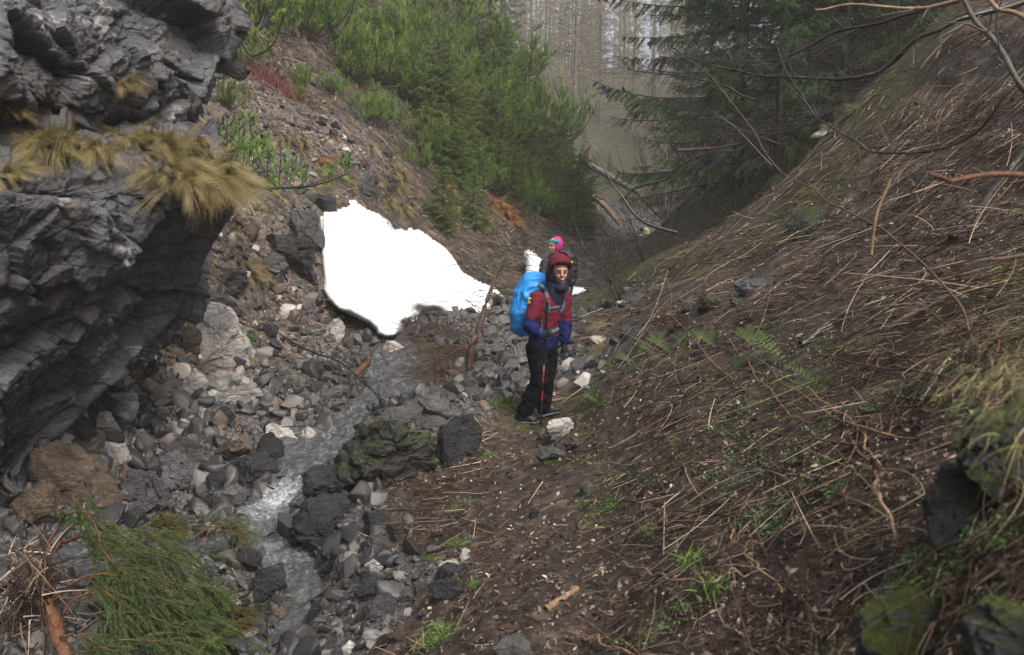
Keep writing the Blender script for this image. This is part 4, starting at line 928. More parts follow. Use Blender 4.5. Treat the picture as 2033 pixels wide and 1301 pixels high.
def spruce_geo(seed, h=12, L0=2.6, z0=.8, nb=80, tw=22, per=26, nl=.035, nw=.006, droop=.35, hang=.6, r0=.14, dead=0.0):
    g = np.random.default_rng(seed)
    tr = np.stack([.06 * np.sin(np.linspace(0, 3, 16) + seed), .06 * np.cos(np.linspace(0, 2.5, 16)), np.linspace(-.4, h, 16)], 1)
    T = tubes(tr[None], np.linspace(r0, .012, 16)[None], 8, caps=False)
    br, sh, dd = [], [], []; K = 8
    for k in range(nb):
        z = z0 + (h - z0 - .15) * (k / nb) ** .95; f_ = 1 - (z - z0) / (h - z0); L = L0 * (f_ ** .8) * g.uniform(.65, 1.12) + .12
        a = k * 2.4 + g.normal() * .3; o = np.array([math.cos(a), math.sin(a), 0]); t = np.linspace(0, 1, 10)[:, None]
        path = np.array([0, 0, z]) + o * L * t + np.array([0, 0, 1]) * L * (.12 * t - droop * f_ ** .5 * t ** 1.3 + .18 * t ** 3) + g.normal(size=3) * .1 * L * t ** 2
        br.append(path)
        n_ = max(5, int(tw * (L / L0) ** .8)); pts, tg = along(path, n_, .12, 1.0, g); sd = norm(np.cross(o, [0, 0, 1]))
        isdead = g.random() < dead * f_ ** 1.5
        for j in range(n_):
            s_ = 1 if j % 2 else -1; fr = np.linalg.norm(pts[j] - path[0]) / L
            l = g.uniform(.5, 1.1) * (.18 + .32 * L * (1.15 - fr) * .5); dr = norm(tg[j] * .7 + sd * s_ * g.uniform(.5, 1.1))
            tt = np.linspace(0, 1, K)[:, None]; sh.append(pts[j] + dr * l * tt + np.array([0, 0, -1]) * l * hang * tt ** 1.4); dd.append(isdead)
    sh = np.array(sh); dd = np.array(dd)
    B = tubes(np.array(br), np.linspace(.022, .004, 10)[None] * (L0 / 2.5) ** .5, 4, caps=False)
    S2 = tubes(sh, np.linspace(.005, .0015, K)[None], 3, caps=False)
    W = merge([T, B, S2])
    live = sh[~dd]
    Nn = shoot_needles(live, per, nl, nw, .02, 1.02, .75, g)
    Dn = shoot_needles(sh[dd], max(4, per // 3), nl * .9, nw * .7, .02, 1.02, .6, g) if dd.any() else None
    return W, Nn, Dn, T
def larch_geo(seed, h=20, L0=2.2, nb=110):
    g = np.random.default_rng(seed)
    tr = np.stack([.12 * np.sin(np.linspace(0, 3, 14) + seed), .12 * np.cos(np.linspace(0, 2, 14) + seed), np.linspace(-1, h, 14)], 1)
    T = tubes(tr[None], np.linspace(.17, .03, 14)[None], 6, caps=False); br, sh = [], []; K = 4
    for k in range(nb):
        z = h * (.12 + .86 * k / nb); f_ = 1 - z / h; L = L0 * (f_ ** .6) * g.uniform(.4, 1.1) + .3; a = g.uniform(0, 6.28)
        o = np.array([math.cos(a), math.sin(a), 0]); t = np.linspace(0, 1, 6)[:, None]
        path = np.array([0, 0, z]) + o * L * t + np.array([0, 0, 1]) * L * (-.25 * t + .25 * t ** 2); br.append(path)
        pts, tg = along(path, 12, .2, 1, g)
        for j in range(12):
            l = g.uniform(.25, .6); dr = norm(tg[j] + perp(tg[j][None], g)[0] * .9 + np.array([0, 0, -.3])); sh.append(pts[j] + dr * l * np.linspace(0, 1, K)[:, None])
    W = merge([T, tubes(np.array(br), np.linspace(.022, .008, 6)[None], 3, caps=False)])
    N_ = shoot_needles(np.array(sh), 12, .14, .03, 0, 1, .9, g)
    return W, N_, T

def plant(name, wood, fol, mw, mf, label, cat, loc, rotz=0, sc=1.0, group=None, extra=None):
    e = empty(name, loc, rotz); e.scale = (sc, sc, sc); tag(e, label, cat, group)
    link(wood, 'trunk' if cat == 'tree' else 'stem', parent=e); link(fol, 'crown' if cat == 'tree' else 'foliage', parent=e)
    if extra is not None: link(extra, 'dead_foliage', parent=e)
    return e
def mk(name, geo, mat, smooth=True): return mesh_np(name, geo[0], geo[1], mat, smooth, geo[2])

# mountain pines on the far side of the gully
PV = [pine_geo(s_) for s_ in (1, 2, 3, 4, 5)]
PVm = [(mk('pine_stem', a, M_BARK_D), mk('pine_foliage', b_, M_PINE, False)) for a, b_ in PV]
pts_ = []
g = np.random.default_rng(5)
pinepoly = np.array([(455,-60),(1180,-60),(1160,250),(1110,330),(1040,300),(940,290),(860,250),(770,200),(705,120),(600,110),(500,60)], float)
tries = 0
while len(pts_) < 74 and tries < 9000:
    tries += 1
    x, y = g.uniform(455, 1180), g.uniform(-60, 340)
    if not in_poly(np.array([x]), np.array([y]), pinepoly)[0]: continue
    p = hit(x, y)
    if np.isnan(p[0]) or p[1] > 42: continue
    if any((p[0] - q_[0]) ** 2 + (p[1] - q_[1]) ** 2 < 1.15 ** 2 for q_, _, _ in pts_): continue
    pts_.append((p, x, y))
items = []
for k, (p, x, y) in enumerate(pts_):
    v_ = PVm[k % 5]; e = plant('mountain_pine', v_[0], v_[1], None, None, None, 'shrub', p - np.array([0, 0, .15]), g.uniform(0, 6.28), g.uniform(.75, 1.25) * (1.15 if x > 900 else .95), 'mountain pines on the slope across the gully')
    e.rotation_euler = (g.normal() * .12 + .1, .18, g.uniform(0, 6.28)); items.append((e, ('tall ' if x > 900 else 'bushy ') + 'green mountain pine', x, y - 90))
auto_labels(items)
lowp = np.array([(700,150),(780,240),(880,300),(1000,320),(1100,360),(1165,470),(1100,440),(1010,400),(900,370),(820,330),(740,260)], float)
lowi = []; tries = 0
while len(lowi) < 34 and tries < 4000:
    tries += 1; x, y = g.uniform(700, 1170), g.uniform(150, 480)
    if not in_poly(np.array([x]), np.array([y]), lowp)[0]: continue
    p = hit(x, y)
    if np.isnan(p[0]) or p[1] > 40 or any((p[0] - q_[0]) ** 2 + (p[1] - q_[1]) ** 2 < .8 ** 2 for q_, _, _ in pts_): continue
    pts_.append((p, x, y)); v_ = PVm[tries % 5]; e = plant('mountain_pine', v_[0], v_[1], None, None, None, 'shrub', p - np.array([0, 0, .1]), x, g.uniform(.35, .75), 'mountain pines on the slope across the gully'); lowi.append((e, 'low fresh green mountain pine', x, y - 30))
auto_labels(lowi)
# extra small pines on the scree, and pale young spruces
YS = spruce_geo(31, h=2.2, L0=.75, z0=.1, nb=60, tw=20, per=60, nl=.05, nw=.012, droop=.15, hang=.25, r0=.025)
YSm = (mk('young_spruce_stem', YS[0], M_BARK_D), mk('young_spruce_foliage', YS[1], M_SPRY, False))
YS2 = spruce_geo(33, h=2.6, L0=.9, z0=.1, nb=60, tw=20, per=55, nl=.05, nw=.012, droop=.25, hang=.35, r0=.03)
YS2m = (mk('young_spruce_stem', YS2[0], M_BARK_D), mk('young_spruce_foliage', YS2[1], M_SPRY, False))
for (x, y, s_, lb) in [(905,370,.75,'pale green young spruce standing in tussocks above the second snow patch'),(1020,425,.7,'small pale green spruce beside the tussock of orange grass'),(965,345,.85,'young spruce higher up between pines and tussock'),(745,150,.8,'yellow-green spruce sapling at the upper edge of the scree'),
     (1135,425,.9,'bright young spruce low above the second hiker'),(1085,360,1.2,'bushy young spruce at the valley end of the pines'),(985,210,1.5,'yellow-green spruce top rising among the pines'),(1110,300,1.6,'pale spruce at the edge of the misty valley'),(880,455,.6,'tiny spruce on the dark bank right of the snow slab'),
     (700,160,.5,'yellow sapling above the scree near the red heather'),(1160,470,.8,'yellow-green sapling on the bank just beyond the second hiker'),(1050,330,1.3,'mid-size young spruce under the tall pines'),(940,450,.55,'little spruce directly above the leaning trunk'),(1180,380,1.2,'young spruce next to the pale fallen trunk')]:
    p = hit(x, y); m_ = YSm if (x % 2) else YS2m
    plant('young_spruce', m_[0], m_[1], None, None, lb, 'tree', p - np.array([0, 0, .1]), x * .01, s_, 'young spruces on the far slope')
for (x, y, s_, lb) in [(600,170,.3,'low pine sprig by the red heather'),(660,185,.32,'low pine sprig on the scree below the pines'),(480,130,.4,'pine sprig beside the cliff edge high up'),(590,200,.22,'tiny pine sprig in the middle of the scree'),(450,215,.35,'dark pine sprig peeking past the cliff'),(880,330,.5,'low pine at the tail of the pine thicket'),(760,90,.6,'dense low pine above the scree'),
     (1000,350,.6,'low pine among pale tussocks')]:
    p = hit(x, y); m_ = PVm[(x // 10) % 5]
    plant('mountain_pine', m_[0], m_[1], None, None, lb, 'shrub', p - np.array([0, 0, .05]), x * .013, s_, 'mountain pines on the slope across the gully')

items = []
for k in range(300):
    x, y = g.uniform(840, 1185), g.uniform(225, 500)
    if y > 300 + (x - 840) * .62 or y < 200 + (x - 840) * .45: continue
    if len(items) >= 30: break
    p = hit(x, y)
    if np.isnan(p[0]) or p[1] > 40: continue
    m_ = YSm if k % 2 else YS2m
    e = plant('young_spruce', m_[0], m_[1], None, None, None, 'tree', p - np.array([0, 0, .1]), x, g.uniform(.5, 1.15), 'young spruces on the far slope'); items.append((e, 'pale green young spruce', x, y - 40))
auto_labels(items)
# big spruces on the other side
BS = [spruce_geo(41, h=15, L0=3.9, z0=.3, nb=130, tw=70, per=52, nl=.085, nw=.015, droop=.30, hang=.75, r0=.16, dead=.45),
      spruce_geo(42, h=13, L0=3.2, z0=.6, nb=105, tw=56, per=48, nl=.08, nw=.015, droop=.38, hang=.8, r0=.17, dead=.35)]
BSm = [(mk('spruce_trunk', a[0], M_BARK_D), mk('spruce_crown', a[1], M_SPR, False), mk('spruce_dead_twigs', a[2], M_DEADS, False)) for a in BS]
MS = [spruce_geo(43, h=16, L0=2.8, z0=1.5, nb=85, tw=34, per=30, nl=.16, nw=.045, droop=.35, hang=.6, r0=.18), spruce_geo(44, h=19, L0=2.6, z0=3, nb=90, tw=32, per=30, nl=.16, nw=.045, droop=.4, hang=.7, r0=.2)]
MSm = [(mk('spruce_trunk', a[0], M_BARK_G), mk('spruce_crown', a[1], M_SPR, False)) for a in MS]
for (x, yd, dist, v_, s_, rz, lb) in [(1470,330,18.5,0,.95,.3,'old spruce with drooping half-dead branches over the mossy slope'),(1610,200,20,1,1.0,1.9,'green spruce behind the crest of the slope'),(1760,120,19,0,.9,3.9,'dark spruce standing deeper up the slope'),
       (1550,330,22,0,.95,2.6,'spruce reaching over the valley floor'),(1560,250,26,1,1.2,.8,'spruce behind the old drooping one'),(1900,0,17,1,.9,5.0,'dark spruce at the top edge of the slope'),(1545,290,15.8,1,.62,2.2,'greener spruce with hanging boughs nearest the crest'),(1680,150,16.5,0,.7,1.2,'low dark spruce right above the snow strip'),(1400,420,40,1,1.1,4.1,'spruce at the valley corner seen through mist')]:
    p = P(x, yd, dist); p[2] = H(p[0], p[1]) - .2; m_ = BSm[v_]
    plant('spruce_tree', m_[0], m_[1], None, None, lb, 'tree', p, rz, s_, 'spruces beyond the slope', extra=m_[2])
# far misty forest
LV = [larch_geo(s_) for s_ in (51, 52, 53)]; LVm = [(mk('larch_trunk', a[0], M_BARK_G), mk('larch_crown', a[1], M_LARCH, False)) for a in LV]
items = []; g = np.random.default_rng(77); n_ = 0
for k in range(400):
    y = 56 + 95 * g.random() ** 1.3; u = g.uniform(-.02, .26)
    if y < 80 and .05 < u < .17 and g.random() < .6: continue
    x = u * y; zz = H(x, y); px_, py_ = proj((x, y, zz))
    if any((x - q_[0]) ** 2 + (y - q_[1]) ** 2 < (2.7) ** 2 for q_ in [it[4] for it in items]): continue
    lar = g.random() < (.8 if y > 75 else .35); m_ = LVm[g.integers(3)] if lar else MSm[g.integers(2)]
    e = plant('larch_tree' if lar else 'spruce_tree', m_[0], m_[1], None, None, None, 'tree', (x, y, zz - .3), g.uniform(0, 6.28), g.uniform(.75, 1.25) * (1.0 if lar else .75) * (.35 if (y < 85 and g.random() < .5) else 1), 'misty trees in the valley')
    items.append((e, 'pale bare larch in the mist' if lar else 'dull green spruce in the mist', px_, py_, (x, y))); n_ += 1
    if n_ >= 84: break
gr = {}
for e, d, x, y, _ in items: gr.setdefault(d, []).append((x, e))
for d, l in gr.items():
    l.sort(key=lambda t: t[0])
    for i, (x, e) in enumerate(l): e['label'] = '%s, %s from the left' % (d, 'first' if i == 0 else ORD[i].strip() if i < 20 else '%d%s' % (i + 1, {1: 'st', 2: 'nd', 3: 'rd'}.get((i + 1) % 10, 'th')))

# ------------------------------------------------------------------ grass tufts
def tuft_geo(seed, n=1700, L=.30, spread=.085, lean=(.25, -.5, 0), up=.7, wid=.0027, drop=.8):
    g = np.random.default_rng(seed); nc = 34; ca = g.uniform(0, 6.28, nc); cr = np.sqrt(g.random(nc)); k = g.integers(nc, size=n)
    cb = g.normal(size=(nc, 3)) * .32; cl = g.uniform(.55, 1.1, nc); ct = g.random(nc)
    a = ca[k]; r = cr[k] * spread; root = np.stack([np.cos(a) * r, np.sin(a) * r, -r * .2], 1) + g.normal(size=(n, 3)) * .008
    d = np.stack([np.cos(a) * cr[k] * .5, np.sin(a) * cr[k] * .5, np.full(n, up)], 1) + np.array(lean) + cb[k] * .6 + .07 * g.normal(size=(n, 3))
    ln = L * cl[k] * g.uniform(.7, 1.1, n)
    v, f, at = blades(root, d, ln, np.full(n, wid) * g.uniform(.6, 1.3, n), np.array(lean) * .45 + np.array([0, 0, -drop]) + cb[k] * .7 + .06 * g.normal(size=(n, 3)), 7, np.clip(.65 * ct[k] + .35 * g.random(n), 0, 1))
    return v, f, at
TF = [mk('grass_tuft', tuft_geo(61 + k, lean=l_), M_DRYG) for k, l_ in enumerate([(.25, -.5, 0), (.5, -.3, 0), (-.1, -.6, 0), (.35, -.45, 0)])]
TO = mk('grass_tuft', tuft_geo(71, lean=(.4, -.35, 0), wid=.005), M_ORG)
LEDGE_OLD = [(60,262,1.1),(105,268,1.2),(150,285,1.1),(95,300,1.1),(200,270,1.0),(235,285,1.0),(175,310,.8),(285,262,.8),(320,268,1.0),(360,275,1.1),(395,290,1.2),(425,310,1.2),(445,330,1.1),(330,300,1.1),(365,315,1.2),(300,325,1.1),(345,345,1.15),(400,340,1.2),(440,352,1.0),(250,172,.75),(262,160,.6),(5,345,.9),(8,215,.6),(265,330,.8),(215,255,.8),(130,262,.9),(455,345,.8),(480,385,.5)]
LEDGE = [(62,262,.9),(85,285,1.25),(105,300,1.1),(140,270,.8),(165,288,1.0),(190,300,.9),(222,262,.7),(250,270,.9),(205,320,.7),(295,262,.8),(322,270,.9),(350,282,1.1),(385,296,1.35),(412,315,1.4),(438,335,1.4),(335,318,1.2),(352,350,1.2),(318,345,1.0),(425,350,1.3),(392,330,1.1),(275,300,.6),(250,172,.8),(262,158,.6),(4,340,.8),(300,290,1.1),(375,365,1.2),(440,365,1.2),(6,215,.6),(455,360,.9),(482,392,.5),(120,262,.7)]
items = []
for k, (x, y, s_) in enumerate(LEDGE):
    p = cliff_pt(x, y); o = link(TF[k % 4], 'grass_tuft', loc=p + np.array([0, .04, -.03]), rot=(RNG.normal() * .15, RNG.normal() * .15, RNG.normal() * .55), scale=(s_, s_, s_ * RNG.uniform(.8, 1.2))); tag(o, None, 'grass tuft', 'grass tufts on the cliff ledge')
    items.append((o, x, y))
items.sort(key=lambda t: t[1])
for i, (o, x, y) in enumerate(items): o['label'] = 'grass tuft on the cliff, %s from the outer end' % (lambda q: 'first' if q == 0 else ORD[q].strip() if q < 20 else '%dth' % (q + 1))(len(items) - 1 - i)
items = []
for (x, y, s_, kind) in [(785,345,1.3,0),(800,365,1.0,0),(552,392,1.1,0),(548,410,.8,0),(603,478,.8,0),(488,525,1.0,0),(500,545,.9,0),(456,455,.8,0),(508,700,.5,0),(640,210,.9,0),(700,170,1.0,0),(720,190,1.1,0),(520,105,.8,0),(545,145,.9,1),(560,270,.7,0),(600,300,.7,0),(660,330,.8,0),(690,350,.8,0),(740,360,1.0,0),(770,395,1.1,0),(800,410,1.1,0),(830,390,1.1,0),
    (860,370,1.1,0),(975,405,1.6,1),(1000,420,1.6,1),(1015,440,1.3,1),(990,395,1.4,1),(960,430,1.3,0),(930,430,1.2,0),(1090,430,1.5,1),(1110,450,1.4,1),(1070,410,1.4,0),(900,410,1.2,0),(730,290,.8,0),(610,150,.8,0),(580,340,.7,0),(650,400,.8,0),(610,380,.8,0),(660,270,.7,0),(470,420,.6,0),(1120,480,1.2,1),(860,300,1.0,0),(920,330,1.0,0),(1580,400,.6,0),(1420,440,.7,0),(1660,250,.8,0),(1700,215,.8,0),(1310,560,.7,0),(1240,600,.7,0),(1200,640,.8,0),(1205,680,.7,0)]:
    p = hit(x, y)
    if np.isnan(p[0]): continue
    o = link(TO if kind else TF[(x // 7) % 4], 'grass_tuft', loc=p - np.array([0, 0, .03]), rot=(0, 0, RNG.normal() * .5 + (-1.2 if x > 1150 else 0)), scale=(s_,) * 3); tag(o, None, 'grass tuft', 'grass tufts on the slopes'); items.append((o, 'orange-brown grass tussock' if kind else 'straw-coloured grass tuft', x, y))
for k in range(70):
    x, y = RNG.uniform(470, 1080), RNG.uniform(100, 470)
    if y < 80 + (x - 470) * .35 or y > 330 + (x - 470) * .3: continue
    p = hit(x, y); s_ = RNG.uniform(.4, 1.1)
    if np.isnan(p[0]) or p[1] > 30: continue
    o = link(TO if k % 6 == 0 else TF[k % 4], 'grass_tuft', loc=p - np.array([0, 0, .03]), rot=(0, 0, RNG.normal() * .5), scale=(s_,) * 3); tag(o, None, 'grass tuft', 'grass tufts on the slopes'); items.append((o, 'orange-brown grass tussock' if k % 6 == 0 else 'straw-coloured grass tuft', x, y))
auto_labels(items)
# red heather
g = np.random.default_rng(8); p = hit(540, 165); n_ = 900
rt = p + g.normal(size=(n_, 3)) * np.array([.38, .3, .1]); rt[:, 2] = H(rt[:, 0], rt[:, 1])
v, f, a = blades(rt, np.array([0, -.3, 1]) + .45 * g.normal(size=(n_, 3)), g.uniform(.15, .4, n_), np.full(n_, .012), .2 * g.normal(size=(n_, 3)), 3, g.random(n_))
M_HEATH = m_tint('red_heather', [(0, (.06, .025, .022)), (.5, (.18, .06, .055)), (1, (.32, .12, .10))]); tag(link(mesh_np('heather_bush', v, f, M_HEATH, True, a)), 'low dusky red heather bush on the scree', 'shrub')
# hanging dry grass on the near corner rock
def hanging(name, pts, L, n, mat, wid, label, seed, dirn=(-.5, -.3, .15), bend=(-.1, -.05, -.9), jit=.22, spread=.05):
    g = np.random.default_rng(seed); base = spline(np.array(pts), 60); r_ = base[g.integers(60, size=n)] + g.normal(size=(n, 3)) * spread
    v, f, a = blades(r_, np.array(dirn) + jit * g.normal(size=(n, 3)), L * g.uniform(.4, 1.1, n), wid * g.uniform(.6, 1.3, n), np.array(bend) + .15 * g.normal(size=(n, 3)), 8, g.random(n))
    o = link(mesh_np(name, v, f, mat, True, a)); tag(o, label, 'grass tuft'); return o
hanging('grass_tuft', [P(1960,770,1.6), P(2010,755,1.55), P(2080,740,1.5)], .055, 420, M_DRYG, .0018, 'matted pale grass hanging over the mossy rocks in the near corner', 3)
hanging('grass_tuft', [P(1985,850,1.5), P(2050,880,1.4)], .10, 14, M_DRYG, .0022, 'few long pale blades hanging in front of the near corner rocks', 4, dirn=(-.3, -.1, .05), bend=(-.12, 0, -1.1), jit=.15, spread=.012)
# ------------------------------------------------------------------ people
from mathutils.bvhtree import BVHTree
def flatmat(name, col, rough=.6, bump=0, bscale=60, spec=.3, var=.25, vscale=9, sheen=0):
    n = NT(name); p = n.obj(); f = n.noise(p, vscale, 5, .6)
    c = n.mix(1, col, n.ramp(f, [(.3, 1 - var), (.7, 1 + var)]), 'MULTIPLY')
    h = n.math('ADD', n.math('MULTIPLY', n.noise(p, vscale * 1.5, 4, .6), 1.0), n.math('MULTIPLY', n.noise(p, bscale, 3, .6), .15))
    return n.set(col=c, rough=rough, spec=spec, nrm=n.bump(h, bump, .03) if bump else None)
M_SKIN = flatmat('skin', (.50, .29, .20), .55, .1, var=.12)
M_STUB = flatmat('stubble_skin', (.27, .165, .12), .6, .1, var=.15, vscale=60)
M_LIP = flatmat('lips', (.38, .14, .11), .5); M_TEETH = flatmat('teeth', (.75, .72, .66), .3, var=.05)
M_EYE = flatmat('eye_dark', (.03, .022, .018), .25, var=.1); M_HAIR = flatmat('dark_hair', (.025, .016, .012), .6)
M_MAR = flatmat('maroon_shell', (.115, .013, .026), .8, .3, 30, .15, .15); M_NAVY = flatmat('navy_shell', (.009, .014, .07), .75, .3, 30, .15, .2)
M_LIN = flatmat('navy_lining', (.012, .013, .03), .8, .4, 60); M_BLK = flatmat('black_trousers', (.007, .007, .009), .85, .3, 50, .1)
M_GLOVE = flatmat('black_glove', (.014, .015, .017), .7, .4, 120); M_BLUE = flatmat('blue_rain_cover', (.02, .24, .62), .42, .4, 14, .45, .12)
M_TEAL = flatmat('teal_grey_strap', (.055, .10, .135), .6, .2, 90); M_BOOT = flatmat('boot_leather', (.016, .02, .028), .5, .3, 90); M_SOLE = flatmat('rubber_sole', (.12, .12, .12), .7, .3, 60, var=.5)
M_LACE = flatmat('orange_lace', (.55, .10, .03), .6); M_RED = flatmat('red_shaft', (.36, .035, .02), .3, var=.1); M_ALU = flatmat('grey_shaft', (.22, .22, .23), .3, var=.1); M_BLKM = flatmat('black_shaft', (.015, .015, .017), .35, var=.1)
M_YEL = flatmat('yellow_badge', (.50, .42, .06), .5, var=.3, vscale=90); M_PINK = flatmat('pink_hood', (.42, .035, .20), .6, .3, 60); M_TURQ = flatmat('turquoise_headband', (.03, .2, .27), .7, .3)
M_PACK = flatmat('black_pack', (.022, .023, .026), .55, .5, 40); M_PYEL = flatmat('pale_yellow_cover', (.62, .66, .36), .5, .3); M_PURP = flatmat('plum_trim', (.12, .03, .06), .6)

def ball(c, r, yaw=0, n=3, pitch=0):
    v, f = ico(n); r = np.array([r, r, r] if np.isscalar(r) else r, float); v = v * r
    if pitch: c_, s_ = math.cos(pitch), math.sin(pitch); v = v @ np.array([[1, 0, 0], [0, c_, s_], [0, -s_, c_]])
    c_, s_ = math.cos(yaw), math.sin(yaw); v = v @ np.array([[c_, s_, 0], [-s_, c_, 0], [0, 0, 1]])
    return v + np.asarray(c), f, {}
def chain(pts, rad, yaw=0, n=2):
    """smooth limb through joints with radii (scalars or triples)"""
    pts = np.array(pts, float); rad = np.array([[r, r, r] if np.isscalar(r) else r for r in rad], float); out = []
    for a in range(len(pts) - 1):
        L = np.linalg.norm(pts[a + 1] - pts[a]); k = max(2, int(L / (min(rad[a].min(), rad[a + 1].min()) * .3)))
        for t in np.linspace(0, 1, k + 1): out.append(ball(pts[a] * (1 - t) + pts[a + 1] * t, rad[a] * (1 - t) + rad[a + 1] * t, yaw, n))
    return out
def skinned(name, balls, voxel, mats, parent, smooth=8, wr=0, wfreq=(7, 7, 14), pick=None, seed=0):
    v, f, _ = merge(balls); me0 = mesh_np('tmp', v, f, None if False else mats[0], True); o = bpy.data.objects.new('tmp', me0); COL.objects.link(o)
    m = o.modifiers.new('r', 'REMESH'); m.mode = 'VOXEL'; m.voxel_size = voxel; m.use_smooth_shade = True
    if smooth: m2 = o.modifiers.new('s', 'SMOOTH'); m2.iterations = smooth; m2.factor = .5
    dg = bpy.context.evaluated_depsgraph_get(); me = bpy.data.meshes.new_from_object(o.evaluated_get(dg)); bpy.data.objects.remove(o); me.name = name
    n = len(me.vertices); co = np.empty(n * 3, np.float32); me.vertices.foreach_get('co', co); co = co.reshape(-1, 3).astype(float)
    if wr:
        nr_ = np.empty(n * 3, np.float32); me.vertices.foreach_get('normal', nr_); nr_ = nr_.reshape(-1, 3)
        q_ = co * np.array(wfreq) + 1.2 * np.stack([vnoise(co * 4, seed + 9 + k) for k in range(3)], 1)
        co = co + nr_ * (wr * fbm(q_, 3, seed, True, .5))[:, None]; me.vertices.foreach_set('co', co.astype(np.float32).ravel())
    me.materials.clear()
    for mt in mats: me.materials.append(mt)
    if pick is not None:
        k = len(me.polygons); cc = np.empty(k * 3, np.float32); me.polygons.foreach_get('center', cc); me.polygons.foreach_set('material_index', pick(cc.reshape(-1, 3)).astype(np.int32))
    me.update(); return link(me, name, parent=parent)
def bvh(o): 
    me = o.data; return BVHTree.FromPolygons([v.co[:] for v in me.vertices], [p.vertices[:] for p in me.polygons])
def onto(bv, px, py, off=.008):
    d = Vector(P(px, py, 1)).normalized(); h = bv.ray_cast(Vector((0, 0, 0)), d)
    return None if h[0] is None else np.array(h[0]) - np.array(d) * off
def strip(bv, pix, width, off=.01, fall=8.0, n=22, th=.006):
    """webbing lying on a body along photo pixels"""
    s_ = spline(np.array([(a, b_, 0) for a, b_ in pix], float), n); pts, last = [], None
    for a, b_, _ in s_:
        h = onto(bv, a, b_, off)
        if h is None: h = P(a, b_, last[1] if last is not None else fall)
        pts.append(h); last = h
    pts = np.array(pts)
    for _ in range(3): pts[1:-1] = pts[1:-1] * .5 + (pts[:-2] + pts[2:]) * .25
    t = norm(np.gradient(pts, axis=0)); vdir = norm(pts); sd = norm(np.cross(t, vdir)) * width / 2; o_ = -vdir * th
    v = np.concatenate([pts - sd, pts + sd, pts + sd + o_, pts - sd + o_]); k = np.arange(n - 1); f = []
    for a, b_ in ((0, 1), (1, 2), (2, 3), (3, 0)): f.append(np.stack([a * n + k, a * n + k + 1, b_ * n + k + 1, b_ * n + k], 1))
    f.append(np.array([[0, n, 2 * n, 3 * n], [n - 1, 4 * n - 1, 3 * n - 1, 2 * n - 1]])); return v, np.vstack(f), {}
def hand(wrist, dirn, palm_n, grip, sc=1.0, spread=.3):
    """palm, four fingers and a thumb as ball chains; grip 0 relaxed .. 1 closed"""
    d = norm(np.array(dirn, float)); pn = np.array(palm_n, float); pn = norm(pn - (pn @ d) * d); sd = np.cross(d, pn); out = []
    w_ = np.array(wrist, float); out += chain([w_, w_ + d * .045 * sc, w_ + d * .08 * sc], [.03 * sc, .036 * sc, .036 * sc], n=2)
    for k in range(4):
        s_ = (k - 1.5) * .021 * sc; b_ = w_ + d * .085 * sc + sd * s_; L = np.array([.036, .026, .02]) * sc * [.92, 1.05, 1.0, .8][k]; a = .25 + grip * .9; p_ = b_; pts = [p_]
        for j in range(3):
            dd = d * math.cos(a) + pn * math.sin(a); p_ = p_ + dd * L[j]; pts.append(p_); a += .25 + grip * 1.05
        out += chain([b_ - d * .03 * sc] + pts, [.0125 * sc, .0125 * sc, .0115 * sc, .0105 * sc, .0095 * sc], n=1)
    t0 = w_ + d * .025 * sc + sd * .03 * sc; t1 = t0 + (sd * .6 + d * .6 + pn * .5) * .038 * sc; t2 = t1 + (d * .6 + pn * (.5 + .6 * grip) - sd * .2 * grip) * .032 * sc
    out += chain([t0, t1, t2], [.016 * sc, .0135 * sc, .0115 * sc], n=1)
    return out
def boot(parent, heel, toe, ankle, sc=1.0):
    h, t_, a = np.array(heel), np.array(toe), np.array(ankle); d = norm(t_ - h); up = np.array([0, 0, 1.]); L = np.linalg.norm(t_ - h)
    b_ = chain([h + up * .055 + d * .04, h + up * .06 + d * L * .45, h + up * .045 + d * L * .8, t_ + up * .038 - d * .035], [(.048, .048, .05), (.05, .05, .055), (.05, .05, .04), (.04, .04, .03)])
    b_ += chain([h + d * .06 + up * .06, (h + d * .07 + a) / 2 + up * .03, a], [.052, .055, .06])
    o = skinned('boot', b_, .008, [M_BOOT], parent, 4, .002)
    s_ = chain([h + up * .012 + d * .03, h + up * .012 + d * L * .5, t_ + up * .016 - d * .045], [(.047, .047, .02), (.047, .047, .018), (.046, .046, .018)]); so = skinned('sole', s_, .006, [M_SOLE], o, 1, .001)
    sd = norm(np.cross(d, up)); ls = []
    for k in range(5):
        c = h + d * L * (.36 + .085 * k) + up * (.138 - .014 * k); ls.append(tubes(np.array([spline([c - sd * .04 - up * .02, c, c + d * .02 + sd * .04 - up * .02], 6)]), .0065, 4)); ls.append(tubes(np.array([spline([c + sd * .04 - up * .02, c + up * .002, c + d * .02 - sd * .04 - up * .02], 6)]), .0065, 4))
    v, f, _ = merge(ls); link(mesh_np('laces', v, f, M_LACE, True), 'laces', parent=o)
    return o
